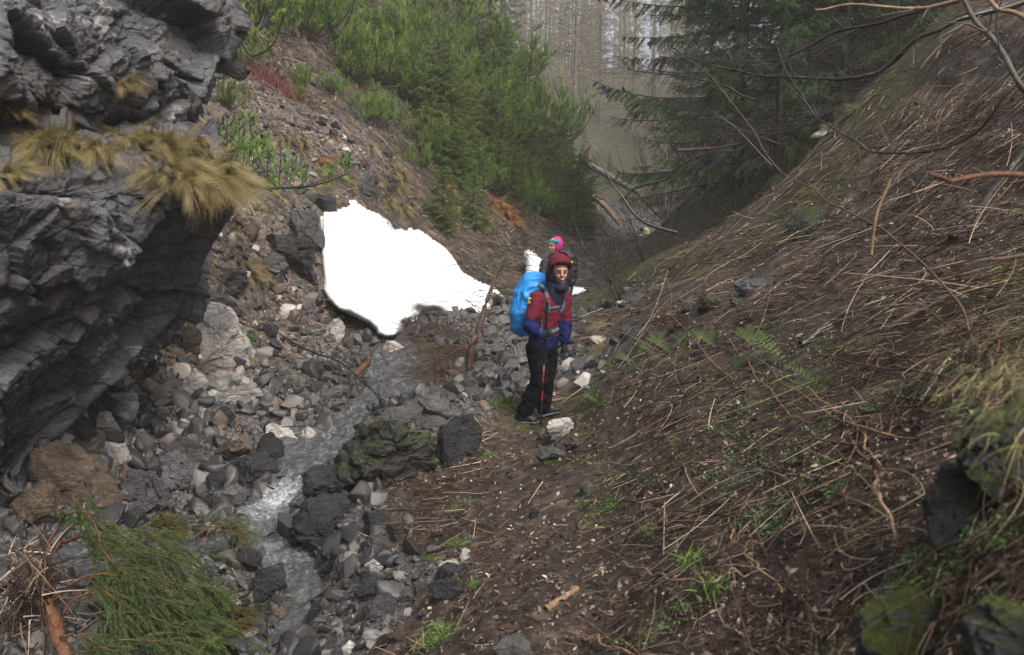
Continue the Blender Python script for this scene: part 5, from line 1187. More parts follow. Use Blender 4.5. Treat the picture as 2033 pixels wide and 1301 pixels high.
def face(head_c, fdir, parent, skinparts, sc=1.0, smile=True):
    """head balls and separate small features, looking along fdir"""
    f_ = norm(np.array(fdir, float)); up = np.array([0, 0, 1.]); r_ = norm(np.cross(f_, up)); up2 = np.cross(r_, f_); c = np.array(head_c, float); yaw = math.atan2(f_[1], f_[0]) - math.pi / 2
    A = lambda x, y, z: c + (r_ * x + f_ * y + up2 * z) * sc
    B = [ball(A(0, 0, .03), np.array([.076, .094, .095]) * sc, yaw, 4), ball(A(0, .018, -.045), np.array([.058, .068, .065]) * sc, yaw, 3), ball(A(0, .05, -.09), np.array([.032, .03, .022]) * sc, yaw),
         ball(A(0, .081, .040), np.array([.055, .02, .022]) * sc, yaw), ball(A(.036, .068, -.026), .02 * sc), ball(A(-.036, .068, -.026), .02 * sc)]
    B += chain([A(0, .094, .022), A(0, .112, -.018)], [.009 * sc, .013 * sc], n=2); B += [ball(A(s_ * .012, .1, -.021), .009 * sc) for s_ in (-1, 1)]
    B += [ball(A(0, .086, -.05), np.array([.026, .014, .013]) * sc, yaw)]
    B += [ball(A(s_ * .078, -.005, 0), np.array([.008, .018, .03]) * sc, yaw) for s_ in (-1, 1)]
    skinparts += B; fe = []
    def put(name, parts, mat):
        v, f, _ = merge(parts); link(mesh_np(name, v, f, mat, True), name, parent=parent)
    for s_ in (-1, 1):
        put('eye', [ball(A(s_ * .031, .094, .014), np.array([.0125, .006, .0058]) * sc, yaw)], M_EYE)
        v, f, a = tubes(np.array([spline([A(s_ * .014, .1, .036), A(s_ * .032, .099, .042), A(s_ * .052, .086, .034)], 8)]), .0026 * sc, 5); link(mesh_np('eyebrow', v, f, M_HAIR, True), 'eyebrow', parent=parent)
    k = .012 if smile else 0
    v, f, a = tubes(np.array([spline([A(-.033, .082, -.048 + k), A(-.014, .1, -.056), A(.014, .1, -.056), A(.033, .082, -.048 + k)], 12)]), .0036 * sc, 5); link(mesh_np('lips', v, f, M_LIP, True), 'lips', parent=parent)
    if smile: v, f, a = tubes(np.array([spline([A(-.022, .092, -.050), A(0, .105, -.0535), A(.022, .092, -.050)], 10)]), .0018 * sc, 4); link(mesh_np('teeth', v, f, M_TEETH, True), 'teeth', parent=parent)
    return A

# --- the hiker in maroon
hf = hit(1042, 838); Y0 = float(hf[1]) + .02
J = lambda px, py, dy=0: P(px, py, Y0 + dy)
g2 = hit(1088, 828); dy2 = float(np.clip(g2[1] - Y0, .1, .45))
person = empty('person', (0, 0, 0)); tag(person, 'smiling hiker in hooded maroon and navy jacket and black trousers, standing on the trail', 'person')
yaw = math.atan2(-.65, .75) - math.pi / 2        # body faces +x -y
rad2 = lambda s_, d_, z_: (s_, d_, z_)
hipR, hipL = J(1064, 693, -.07), J(1090, 692, .07); knR, knL = J(1073, 752, -.10), J(1086, 750, .08); anR, anL = J(1043, 812, -.02), J(1078, 806, dy2 - .02)
shR, shL = J(1066, 594, -.13), J(1119, 592, .10); elR, elL = J(1052, 648, -.22), J(1124, 642, .08); wrR, wrL = J(1074, 664, -.36), J(1121, 676, .03)
head_c = J(1112.5, 541, -.06); look = (.13, -.98, -.08)
body = []; A = face(head_c, look, person, body, 1.0)
body += chain([head_c + np.array([-.01, .03, -.08]), J(1096, 588, .0), J(1085, 640, 0), J(1077, 690, 0)], [.055, .07, (.13, .09, .1), (.14, .1, .1)], yaw)
for a in ((shR, elR, wrR), (shL, elL, wrL)): body += chain(a, [.05, .042, .03])
for a in ((hipR, knR, anR), (hipL, knL, anL)): body += chain(a, [.085, .055, .045])
def skinpick(c): 
    rel = (c - head_c) @ np.array([0, 0, 1.]); return np.where((rel < -.028) & (rel > -.13), 1, 0)
skinned('body', body, .006, [M_SKIN, M_STUB], person, 3, 0, pick=skinpick)
# jacket
jk = chain([J(1077, 686, .0), J(1080, 665, 0), J(1084, 640, .0), J(1089, 612, 0), J(1093, 592, 0)], [(.178, .14, .06), (.18, .14, .07), (.18, .138, .08), (.185, .135, .08), (.15, .11, .06)], yaw, 3)
jk += [ball(J(1090, 588, 0), (.165, .10, .055), yaw)]
jk += chain([shR + (0, 0, .005), (shR + elR) / 2, elR, (elR + wrR) / 2, wrR], [.082, .078, .072, .064, .052])
jk += chain([shL, (shL + elL) / 2, elL, (elL + wrL) / 2, wrL], [.078, .072, .066, .06, .05])
zline = J(1060, 641, -.1)[2]; zhem = J(1080, 668, 0)[2]
def jpick(c):
    X_, Y_ = proj(c); arm = (X_ < 1062) | (X_ > 1108) | (c[:, 1] < Y0 - .22)
    return np.where((arm & (Y_ > 633 + (X_ - 1040) * .05)) | (Y_ > 668), 1, 0)
jacket = skinned('jacket', jk, .011, [M_MAR, M_NAVY], person, 5, .007, (12, 12, 20), jpick, 3)
# neck gaiter / dark hood lining and hood
hd = head_c
gait = chain([J(1099, 600, -.03), J(1100, 585, -.03), J(1104, 568, -.02)], [(.10, .09, .05), (.105, .10, .05), (.10, .10, .05)], 0, 3)
gait += [ball(hd + np.array([-.05, .06, -.03]), (.088, .10, .13), 0), ball(hd + np.array([.055, .06, -.03]), (.068, .09, .12), 0), ball(hd + np.array([0, .03, -.12]), (.09, .09, .05), 0), ball(hd + np.array([0, -.02, -.155]), (.075, .08, .055), 0)]
skinned('hood_lining', gait, .009, [M_LIN], person, 3, .005, (12, 12, 20), seed=5)
hood = [ball(hd + np.array([-.005, .072, .058]), (.122, .118, .128), 0, 4), ball(hd + np.array([-.045, .09, -.03]), (.10, .10, .14), 0, 3), ball(hd + np.array([.045, .09, -.03]), (.085, .09, .13), 0, 3)]
bA = lambda x, y, z: A(x, y, z)
hood += chain([bA(-.105, .02, .065), bA(-.075, .08, .11), bA(0, .106, .122), bA(.075, .08, .11), bA(.105, .02, .065)], [.018, .02, .021, .02, .018])
hood += [ball(bA(0, .07, .125), (.085, .06, .035), 0, 3)]
skinned('hood', hood, .008, [M_MAR], person, 4, .005, (10, 10, 16), seed=8)
# trousers
tr_b = chain([J(1077, 676, .0), J(1078, 694, 0)], [(.165, .125, .06), (.165, .13, .06)], yaw, 3)
tr_b += chain([hipR, (hipR + knR) / 2, knR, (knR + anR) / 2, anR], [.105, .10, .09, .088, .086]); tr_b += chain([hipL, (hipL + knL) / 2, knL, (knL + anL) / 2, anL], [.10, .092, .082, .08, .08])
skinned('trousers', tr_b, .011, [M_BLK], person, 5, .010, (9, 9, 15), seed=12)
gR = P(1020, 838, Y0 + .01); gR[2] = min(gR[2], H(gR[0], gR[1]) + .01); toeR = P(1066, 842, Y0 - .05); toeR[2] = H(toeR[0], toeR[1]) + .005
boot(person, gR + np.array([.02, 0, 0]), toeR, anR + np.array([-.01, 0, -.01]))
gL = P(1066, 829, Y0 + dy2); gL[2] = H(gL[0], gL[1]) + .005; toeL = P(1112, 817, Y0 + dy2 - .03); toeL[2] = max(H(toeL[0], toeL[1]) + .01, toeL[2] - .02)
boot(person, gL + np.array([.015, 0, 0]), toeL, anL + np.array([0, 0, -.02]))
# pole and gloves
ptop, ptip = J(1087, 594, -.36), hit(1073, 851); ptip[1] = min(ptip[1], Y0 - .1); ptip[2] = H(ptip[0], ptip[1])
hp = ptop + (ptip - ptop) * .27; pdir = norm(ptip - ptop)
skinned('glove', hand(wrR + norm(hp - wrR) * -.01, hp - wrR + np.array([0, 0, .01]), (.75, -.6, 0), .95), .0045, [M_GLOVE], person, 2, .0015, seed=2)
skinned('glove', chain([wrL, wrL + (0, 0, -.02)], [.04, .038]) + hand(wrL + np.array([0, 0, -.02]), (-.05, -.05, -1), (-.7, -.6, 0), .15), .0045, [M_GLOVE], person, 2, .0015, seed=4)
pole = empty('trekking_pole', ptip); tag(pole, 'trekking pole with red and black sections planted in front of the hiker', 'trekking pole')
def pole_part(name, t0, t1, r, mat):
    a, b_ = ptop + (ptip - ptop) * t0 - ptip, ptop + (ptip - ptop) * t1 - ptip; v, f, _ = tube_path([a, (a + b_) / 2, b_], r, r, 8, 10); link(mesh_np(name, v, f, mat, True), name, parent=pole)
pole_part('knob', -.01, .022, .018, M_RED); pole_part('grip', .02, .34, .0165, M_BLKM); pole_part('upper_shaft', .34, .54, .0095, M_BLKM); pole_part('grey_section', .5, .545, .0105, M_ALU)
pole_part('red_section', .545, .635, .0075, M_RED); pole_part('middle_shaft', .635, .70, .009, M_BLKM); pole_part('red_section', .70, .78, .007, M_RED); pole_part('lower_shaft', .78, .985, .0075, M_BLKM); pole_part('tip', .985, 1.0, .004, M_ALU); pole_part('basket', .955, .962, .022, M_BLKM)
# backpack with blue rain cover
fd = np.array([.75, -.65, 0]); fd /= np.linalg.norm(fd); sdv = np.array([-fd[1] * -1, fd[0] * -1, 0])
pc = (J(1090, 612, 0) - fd * .30)
pk = chain([pc + np.array([-.03, 0, -.20]), pc + np.array([-.01, 0, -.05]), pc + np.array([.03, 0, .12]), pc + np.array([.07, 0, .25])], [(.15, .12, .12), (.185, .145, .12), (.175, .15, .12), (.135, .13, .10)], yaw, 3)
pk += chain([J(1062, 562, .22), J(1082, 553, .14)], [(.13, .12, .07), (.08, .09, .05)], yaw) + chain([J(1031, 640, .16), J(1044, 570, .25)], [(.10, .10, .09), (.09, .09, .08)], yaw)
pack = empty('backpack', pc - np.array([0, 0, .4])); tag(pack, 'big backpack under a bright blue rain cover on the back of the hiker in maroon', 'backpack')
off = Vector(pack.location)
def under(o, par):
    o.parent = par; o.location = -Vector(par.location)
cover = skinned('rain_cover', pk, .012, [M_BLUE], None, 12, .014, (11, 11, 5), seed=21); under(cover, pack)
jb = bvh(jacket)
for nm, pix, wd in [('shoulder_strap', [(1070, 566), (1079, 574), (1085, 590), (1087, 606), (1086, 622)], .055), ('shoulder_strap', [(1116, 590), (1119, 600), (1117, 612), (1112, 618)], .035), ('chest_strap', [(1086, 613), (1098, 612), (1108, 609), (1116, 604)], .024), ('strap_end', [(1108, 609), (1112, 618), (1116, 628)], .02), ('hip_belt', [(1094, 660), (1104, 655), (1108, 650)], .045), ('side_strap', [(1072, 632), (1076, 648), (1073, 660)], .012)]:
    v, f, _ = strip(jb, pix, wd, .006); o = link(mesh_np(nm, v, f, M_TEAL, True), nm); under(o, pack)
v, f, _ = strip(jb, [(1052.5, 591), (1052, 597), (1051, 603)], .032, .003, n=6, th=.004); link(mesh_np('badge', v, f, M_YEL, True), 'badge', parent=jacket)
v, f, _ = strip(jb, [(1052.3, 594), (1052, 599)], .014, .006, n=4, th=.003); link(mesh_np('badge_emblem', v, f, M_LIN, True), 'badge_emblem', parent=jacket)

# --- second hiker
Y2 = 12.0; J2 = lambda px, py, dy=0: P(px, py, Y2 + dy)
p2 = empty('person', (0, 0, 0)); tag(p2, 'hiker in a pink hood and turquoise headband looking aside, behind the hiker in maroon', 'person')
hc = J2(1101.5, 488, 0); b2 = []; A2 = face(hc, (-.72, -.62, -.12), p2, b2, .95, smile=False)
gz2 = H(J2(1105, 650)[0], Y2)
hipz = gz2 + .86; hx = J2(1104, 500)[0]
bd = [hc + np.array([.01, .01, -.1]), np.array([hx + .01, Y2, hc[2] - .22]), np.array([hx + .02, Y2, hipz + .2]), np.array([hx, Y2, hipz])]
b2 += chain(bd, [.05, (.1, .08, .08), (.11, .08, .1), (.13, .09, .1)])
legs = [[(hx - .09, Y2, hipz), (hx - .1, Y2 - .04, gz2 + .47), (hx - .1, Y2, gz2 + .1)], [(hx + .09, Y2 + .05, hipz), (hx + .1, Y2 + .02, gz2 + .47), (hx + .1, Y2 + .06, gz2 + .1)]]
for l in legs: b2 += chain(l, [.08, .055, .04])
arms = [[(hx - .17, Y2 - .05, hc[2] - .27), (hx - .22, Y2 - .12, hc[2] - .52), (hx - .2, Y2 - .25, hc[2] - .7)], [(hx + .17, Y2 + .02, hc[2] - .27), (hx + .22, Y2, hc[2] - .55), (hx + .18, Y2 - .12, hc[2] - .75)]]
for a in arms: b2 += chain(a, [.045, .038, .03])
skinned('body', b2, .008, [M_SKIN], p2, 3)
skinned('hood', [ball(hc + np.array([.028, .03, .012]), (.105, .11, .13), 0, 4), ball(hc + np.array([.02, .03, -.08]), (.085, .085, .08), 0)], .009, [M_PINK], p2, 3, .003)
skinned('headband', [ball(hc + np.array([.004, .006, .058]), (.098, .105, .045), 0, 3)], .008, [M_TURQ], p2, 2, .002)
skinned('jacket', chain([hc + np.array([.02, .02, -.15]), np.array([hx + .01, Y2, hc[2] - .25]), np.array([hx, Y2, hc[2] - .45]), np.array([hx, Y2, hipz - .05])], [(.1, .1, .05), (.19, .13, .08), (.18, .13, .1), (.17, .13, .08)], 0, 3) + sum([chain(a, [.075, .062, .05]) for a in arms], []), .012, [M_PACK], p2, 5, .006)
skinned('trousers', chain([(hx, Y2, hipz + .02), (hx, Y2, hipz - .05)], [(.16, .12, .07), (.16, .12, .07)]) + sum([chain(l, [.09, .075, .07]) for l in legs], []), .012, [M_BLK], p2, 5, .005)
for l in legs:
    q_ = np.array(l[2]); boot(p2, q_ + (.03, .03, -.1), q_ + (-.16, -.16, -.1), q_)
for a in arms: skinned('glove', hand(np.array(a[2]), (-.3, -.4, -.8), (.4, -.6, 0), .3), .006, [M_GLOVE], p2, 2)
pk2 = empty('backpack', (hx + .2, Y2 + .1, hc[2] - .8)); tag(pk2, 'black backpack with small yellow tag on the hiker in the pink hood', 'backpack')
c0 = J2(1128, 530, .02)
o = skinned('pack_bag', [ball(c0 + np.array([0, 0, z]), (w_, .15, .1), .3) for z, w_ in [(-.22, .11), (-.14, .14), (-.04, .15), (.06, .14), (.14, .12)]] + [ball(J2(1120, 503, .02), (.13, .13, .07), .3, 3), ball(J2(1108, 504, .02), (.09, .1, .04), .3, 3)], .012, [M_PACK], None, 5, .008, seed=31); under(o, pk2)
o = skinned('lid_trim', chain([J2(1113, 499, -.12), J2(1124, 502, -.13), J2(1131, 512, -.12)], [.018, .02, .018]), .008, [M_PURP], None, 2); under(o, pk2)
o = skinned('tag', chain([J2(1129, 519, -.155), J2(1136, 521, -.15)], [.02, .018]), .008, [M_YEL], None, 1); under(o, pk2)
for x in (1122, 1127): o = skinned('strap', chain([J2(x, 512, -.14), J2(x + 5, 540, -.155), J2(x + 4, 552, -.13)], [.009, .009, .009]), .005, [M_PURP if x == 1122 else M_GLOVE], None, 1); under(o, pk2)
# --- far hiker with a pale yellow cover
Y3 = 33.0; J3 = lambda px, py, dy=0: P(px, py, Y3 + dy); p3_ = empty('person', (0, 0, 0)); tag(p3_, 'far hiker on the valley floor mostly hidden by a pale yellow pack cover', 'person')
c3 = J3(1280, 462, -.1); g3 = H(c3[0], c3[1])
skinned('body', chain([c3 + (-.1, -.12, .1), c3 + (-.08, 0, -.15), c3 + (0, 0, -.6)], [.1, .12, .13]) + chain([c3 + (-.05, 0, -.6), c3 + (-.1, -.1, -1.0), c3 + (-.08, 0, -1.4)], [.09, .06, .05]) + chain([c3 + (.07, 0, -.6), c3 + (.08, -.1, -1.0), c3 + (.1, .1, -1.4)], [.09, .06, .05]), .02, [M_SKIN], p3_, 3)
skinned('jacket', chain([c3 + (-.02, -.02, -.08), c3 + (0, 0, -.6)], [.2, .19]) + chain([c3 + (-.2, 0, -.1), c3 + (-.26, -.1, -.4), c3 + (-.2, -.25, -.5)], [.08, .07, .05]), .02, [M_PACK], p3_, 3); skinned('hat', [ball(c3 + (-.12, -.12, .13), (.11, .12, .09), 0)], .015, [M_LIN], p3_, 2)
skinned('trousers', chain([c3 + (-.05, 0, -.6), c3 + (-.1, -.1, -1.0), c3 + (-.08, 0, -1.4)], [.11, .09, .08]) + chain([c3 + (.07, 0, -.6), c3 + (.08, -.1, -1.0), c3 + (.1, .1, -1.4)], [.11, .09, .08]), .02, [M_BLK], p3_, 3)
pk3 = empty('backpack', c3); tag(pk3, 'pale yellow covered pack far down the valley', 'backpack')
o = skinned('rain_cover', [ball(J3(1283, 462, -.3), (.14, .13, .19), 0), ball(J3(1282, 457, -.3), (.12, .12, .1), 0)], .015, [M_PYEL], None, 3, .01); under(o, pk3)
tag(link(slab('snow_patch', [(1264,470),(1268,465),(1276,464),(1279,468),(1274,473),(1267,473)], [(1264,470,32.5),(1278,466,32.6),(1270,473,32.4)], 1.5, 4, .25, M_SNOW, rough=.02)), 'tiny bright lump beside the far hiker with the pale yellow pack', 'snow patch')
# ------------------------------------------------------------------ branches, logs, brambles
def px_path(l):
    """(px,py,dist) list -> points"""
    return [P(*a) for a in l]
def branch(name, l, r0, r1, mat, label, cat='branch', sub=0, seed=0, sides=6, wob=.012, subL=.5, group=None, subr=.35, up=0.0, buds=False):
    g = np.random.default_rng(seed + 100); pts = px_path(l); L = sum(np.linalg.norm(np.array(a) - b_) for a, b_ in zip(pts[1:], pts)); n = max(14, int(L / .06))
    v, f, a = tube_path(pts, r0, r1, n, sides, wob, seed); parts = [(v, f, a)]; path = spline(pts, n)
    e = empty(name, path[0]); tag(e, label, cat, group); e_off = path[0]
    stem_ = (v, f, a)
    if sub:
        sv = []; P0, T0 = along(path, sub, .15, .98, g)
        for p_, d in zip(P0, T0):
            l2 = subL * g.uniform(.25, 1.0); dr = norm(d * g.uniform(.5, 1.0) + perp(d[None], g)[0] * .9 + np.array([0, 0, up])); q_ = [p_]
            for k in range(4): dr = norm(dr + .3 * g.normal(size=3) + np.array([0, 0, up * .3])); q_.append(q_[-1] + dr * l2 / 4)
            pp_ = spline(q_, 10); sv.append(tubes(pp_[None], np.linspace(r1 * subr + .0012, .0007, 10)[None] * 1.0, 4, caps=False))
            for k in (4, 6, 8):
                if g.random() < .6:
                    d3 = norm(dr + perp(dr[None], g)[0]); q3 = pp_[k] + d3 * l2 * .3 * np.linspace(0, 1, 5)[:, None] + np.array([0, 0, .04 * l2]) * np.linspace(0, 1, 5)[:, None] ** 2; sv.append(tubes(q3[None], np.linspace(.0013, .0006, 5)[None], 3, caps=False))
        v2, f2, a2 = merge(sv)
        if sub <= 12: stem_ = merge([stem_, (v2, f2, a2)])
        else: link(mesh_np('side_twigs', v2 - e_off, f2, mat, True, a2), 'side_twigs', parent=e)
    link(mesh_np('stem', stem_[0] - e_off, stem_[1], mat, True, stem_[2]), 'stem', parent=e)
    return e
branch('branch', [(2040,5,7.6),(1940,30,7.5),(1830,72,7.6),(1765,128,7.8),(1700,155,7.9),(1640,158,8.1),(1560,152,8.3),(1480,145,8.6),(1400,125,8.8),(1330,95,9.0)], .032, .008, M_BARK_D, 'the thickest dark wet limb arching across the upper slope', sub=55, seed=1, subL=.8)
branch('branch', [(1900,0,7.0),(1830,18,7.1),(1745,48,7.3),(1650,68,7.6),(1600,95,7.8),(1540,120,8.0),(1470,125,8.3)], .022, .006, M_BARK_D, 'thinner dark limb running just above the thickest one', sub=26, seed=2, subL=.7)
branch('branch', [(1960,-20,4.2),(1900,0,4.3),(1830,12,4.4),(1720,10,4.5),(1660,10,4.6),(1620,20,4.6)], .014, .005, M_BARK_T, 'tan branch along the top edge, blunt at its tip', sub=3, seed=3, subL=.25)
branch('branch', [(2033,150,5.0),(1990,200,5.0),(1940,262,5.1),(1880,292,5.2),(1820,305,5.3),(1740,300,5.5),(1690,280,5.6),(1640,245,5.8),(1590,190,6.0),(1555,130,6.2),(1535,70,6.4)], .011, .004, M_BARK_D, 'long dark shoot sagging in a bow over the tussocky slope', sub=22, seed=4, subL=.5, up=.3)
branch('branch', [(1950,780,3.4),(1930,650,3.7),(1870,560,4.1),(1800,490,4.5),(1740,450,4.8),(1660,405,5.2),(1600,370,5.5),(1540,330,5.7),(1500,270,5.9),(1450,200,6.1),(1390,130,6.3),(1320,95,6.5)], .008, .003, M_BARK_R, 'very long thin brown shoot rising from the slope up to the spruces', sub=10, seed=5, subL=.4, up=.3)
branch('branch', [(2060,352,1.7),(1985,348,1.68),(1940,352,1.66),(1890,358,1.64),(1868,352,1.62),(1845,345,1.62)], .0062, .004, M_BARK_O, 'blurred orange branch very close to the camera', sub=0, seed=6, wob=.003)
branch('branch', [(2060,500,1.9),(1990,512,1.9),(1935,520,1.9),(1900,545,1.92),(1870,548,1.95)], .005, .003, M_BARK_R, 'blurred brown branch under the close orange one', sub=0, seed=7, wob=.004)
branch('branch', [(1730,505,4.6),(1735,450,4.6),(1745,410,4.6),(1768,358,4.6)], .010, .009, M_BARK_T, 'broken upright tan stick with a blunt top', sub=0, seed=8, wob=.006)
branch('branch', [(2045,200,3.2),(2020,160,3.2),(1990,110,3.3),(1960,70,3.4),(1930,40,3.5),(1900,-20,3.6)], .012, .009, M_BARK_V, 'thick grey-green stem crossing the top corner', sub=5, seed=9, subL=.5)
branch('branch', [(2040,40,3.0),(1980,12,3.1),(1950,-10,3.2)], .01, .006, M_BARK_T, 'short tan branch crossing the grey-green stem', sub=3, seed=10, subL=.3)
branch('branch', [(1345,462,13.0),(1290,445,13.1),(1260,425,13.2),(1238,395,13.3),(1215,365,13.4),(1195,325,13.5)], .035, .01, M_BARK_D, 'dark bare branch rising from the bank over the valley stream', sub=12, seed=11, subL=.8, up=.3)
branch('branch', [(1238,395,13.3),(1262,373,13.3),(1323,354,13.2),(1354,325,13.1),(1411,302,13.0),(1460,298,12.9)], .028, .012, M_BARK_D, 'forked dark branch reaching up to the mossy bank', sub=10, seed=12, subL=.7)
branch('branch', [(1345,298,16),(1400,296,16),(1470,286,16)], .04, .03, M_BARK_R, 'dead horizontal branch stub below the old spruce', sub=5, seed=13, subL=.5)
branch('branch', [(1460,500,16),(1380,490,15.5),(1340,478,15)], .012, .006, M_BARK_D, 'small dark twig behind the mossy bank', sub=5, seed=14, subL=.5)
for k, (l, r_, lb) in enumerate([([(1640,225,14),(1560,262,14.3),(1480,262,14.6),(1400,240,15)], .03, 'dark dead limb low under the spruces'), ([(1800,110,13),(1700,190,13.4),(1620,235,13.8),(1540,240,14.2)], .035, 'dead limb lying along the crest above the snow strip'), ([(1560,290,14.5),(1480,262,14.7),(1400,215,15),(1330,205,15.4)], .02, 'slender dead limb with many twigs under the spruces'), ([(1700,60,13),(1600,110,13.5),(1500,130,14),(1380,110,14.5)], .02, 'twiggy dead limb high among the spruces'), ([(1500,200,10),(1420,165,10.3),(1340,150,10.6),(1260,140,11),(1225,110,11.2)], .014, 'bare twiggy branch hanging toward the misty valley'), ([(1530,330,10),(1440,240,10.2),(1340,215,10.6),(1265,205,11)], .012, 'second bare twiggy branch over the valley')]):
    branch('branch', l, r_, r_ * .25, M_BARK_D, lb, sub=60, seed=20 + k, subL=1.0, subr=.3)
# logs
branch('fallen_trunk', [(1158,322,34),(1200,345,34),(1240,368,34),(1268,382,34)], .16, .12, M_BARK_G, 'pale fallen trunk leaning across the misty valley', 'log', sub=0, seed=31, sides=10)
branch('fallen_trunk', [(1170,385,36),(1200,410,36),(1230,445,36)], .14, .1, M_BARK_T, 'brown trunk lying down the far bank', 'log', sub=0, seed=32, sides=10)
branch('broken_stump', [(1162,317,33),(1166,300,33),(1174,288,33)], .14, .03, M_BARK_O, 'splintered orange break at the top of the pale fallen trunk', 'stump', seed=33)
def lying(name, pix, r0, r1, mat, label, cat='log', seed=0, sub=0, up=.5):
    pts = []
    for a, b_ in pix:
        h = hit(a, b_); pts.append(h + np.array([0, 0, r0 * up]))
    g = np.random.default_rng(seed); v, f, a = tube_path(pts, r0, r1, 26, 10, .006, seed); nz = 1 + .0 * v[:, :1]
    v = v + .12 * r0 * np.stack([vnoise(v * 40, 3), vnoise(v * 40, 4), vnoise(v * 40, 5)], 1)
    o = link(mesh_np(name, v, f, mat, True, a)); tag(o, label, cat); return o
lying('log', [(1592,690),(1640,650),(1685,618),(1725,598)], .032, .022, M_BARK_D, 'dark rotten log lying up the slope beside fern fronds', seed=1)
lying('log', [(1208,730),(1225,690),(1255,655),(1300,605)], .025, .015, M_BARK_D, 'dark thin log on the bank edge behind the hiker', seed=2)
lying('log', [(1720,385),(1800,310),(1850,270),(1900,205)], .03, .02, M_BARK_R, 'reddish log half buried under dry grass on the upper slope', seed=3)
lying('log', [(1890,480),(1960,400),(2030,310)], .035, .03, M_BARK_D, 'black rotten log by the close orange branch', seed=4)
lying('stick', [(704,750),(722,732),(742,715),(756,700)], .045, .038, M_BARK_O, 'peeled orange log end lying in the upper stream rubble', 'log', 5)
lying('stick', [(755,705),(775,698),(790,715)], .014, .008, M_BARK_O, 'splinter at the peeled orange log', 'stick', 6, up=2)
lying('stick', [(1086,1212),(1110,1195),(1128,1186),(1146,1172)], .017, .012, M_BARK_T, 'weathered pale wood chunk lying on the muddy trail', 'log', 7)
lying('stick', [(700,815),(706,840),(710,852)], .022, .014, M_BARK_T, 'pale driftwood stick by the stream pool', 'stick', 8)
lying('stick', [(468,836),(480,846),(498,858)], .016, .012, M_BARK_O, 'orange splintered wood on the rubble by the black round stone', 'stick', 9)
lying('stick', [(398,1128),(440,1128),(480,1140),(503,1154)], .008, .005, M_BARK_R, 'red-brown curved twig across the dark stones', 'stick', 10)
lying('stick', [(395,1038),(440,1036),(510,1020)], .006, .005, M_BARK_R, 'red stick between the fallen spruce sprays', 'stick', 11)
lying('stick', [(335,735),(360,718),(382,700),(395,690)], .02, .016, M_BARK_T, 'curved bare stick in front of the ochre boulder', 'stick', 12)
lying('stick', [(1080,800),(1130,790),(1010,800)][:2], .012, .01, M_BARK_T, 'pale stick behind the boots', 'stick', 13)
lying('stick', [(1400,580),(1440,560),(1460,552)], .014, .01, M_BARK_T, 'tan bark piece beside the purple slate block', 'stick', 14)
lying('stick', [(1255,622),(1268,623)], .022, .02, M_BARK_O, 'short orange wood plug on the bank', 'stick', 15)
branch('branch', [(560,668,9.9),(600,690,9.8),(660,712,9.5),(700,740,9.2),(735,770,8.9),(770,808,8.5)], .014, .010, M_BARK_D, 'bare dark branch sprawling across the stream rubble', sub=34, seed=41, subL=.6, up=.2)
branch('branch', [(700,835,8.2),(690,790,8.3),(700,740,8.5),(716,690,8.6)], .006, .003, M_BARK_D, 'thin bare twig standing up from the rubble', sub=6, seed=42, subL=.35, up=.3)
branch('branch', [(560,850,7.4),(620,845,7.3),(660,862,7.2),(700,872,7.1)], .005, .003, M_BARK_D, 'thin dark twig bowed over the pool', sub=0, seed=43)
# leaning slim dead spruce at the stream with a brushy foot
ln = branch('leaning_tree', [(930,742,9.7),(935,700,9.7),(945,665,9.75),(960,620,9.85),(975,575,9.95),(992,530,10.1),(1008,500,10.2)], .050, .012, M_BARK_R, 'slim leaning dead trunk at the stream in front of the snow', 'tree', sub=0, seed=44, sides=10)
g = np.random.default_rng(45)
def spray(paths, mat_w, mat_n, parent, per, nl, nw, r=.004, off=np.zeros(3)):
    paths = np.array(paths) - off; v, f, a = tubes(paths, np.linspace(r, r * .35, paths.shape[1])[None], 4, caps=False); link(mesh_np('twigs', v, f, mat_w, True, a), 'twig', parent=parent)
    if per: nv, nf, na = shoot_needles(paths, per, nl, nw, .1, 1.02, .75, g); link(mesh_np('needles', nv, nf, mat_n, False, na), 'needles', parent=parent)
def curvy(p0, dr, L, sag, K=8, jit=.12):
    t = np.linspace(0, 1, K)[:, None]; return np.asarray(p0) + norm(np.asarray(dr, float)) * L * t + np.array([0, 0, -sag * L]) * t ** 2 + g.normal(size=3) * jit * L * t ** 1.5
loc = np.array(ln.location); top = []
for k in range(46):
    q_ = P(*[(975, 575, 9.95), (992, 530, 10.1), (1008, 500, 10.2), (960, 620, 9.85)][k % 4]) + g.normal(size=3) * .04
    top.append(curvy(q_, (g.normal(), g.normal() * .7, .25 * g.normal() + .05), g.uniform(.25, .75), .25))
top += [curvy(P(955, 600, 9.85), (-1, -.1, .1), .9, .15), curvy(P(960, 590, 9.85), (-1, -.2, .3), .75, .1), curvy(P(950, 640, 9.8), (-1, 0, 0), .6, .3)]
spray(top[:40], M_BARK_D, M_SPR, ln, 60, .028, .006, .004, loc)
spray([p for p in top[40:]], M_BARK_D, M_SPR, ln, 12, .02, .005, .004, loc)
db = empty('brushwood_pile', P(900, 740, 9.6)); tag(db, 'tangle of dead reddish twigs heaped at the foot of the slim leaning trunk', 'brushwood')
bp = []
for k in range(330):
    b_ = hit(g.uniform(815, 940), g.uniform(655, 770)); bp.append(curvy(b_ + np.array([0, 0, .02]), (-.5 + g.normal() * .6, g.normal() * .4, .6 * abs(g.normal())), g.uniform(.25, .9), .35))
for k in range(40): bp.append(curvy(P(920, 690, 9.6), (-1 + .25 * g.normal(), .2 * g.normal(), -.3 + .3 * g.normal()), g.uniform(.5, 1.0), .3))
spray(bp, M_BARK_R, M_DEADS, db, 26, .022, .004, .0045, np.array(db.location))
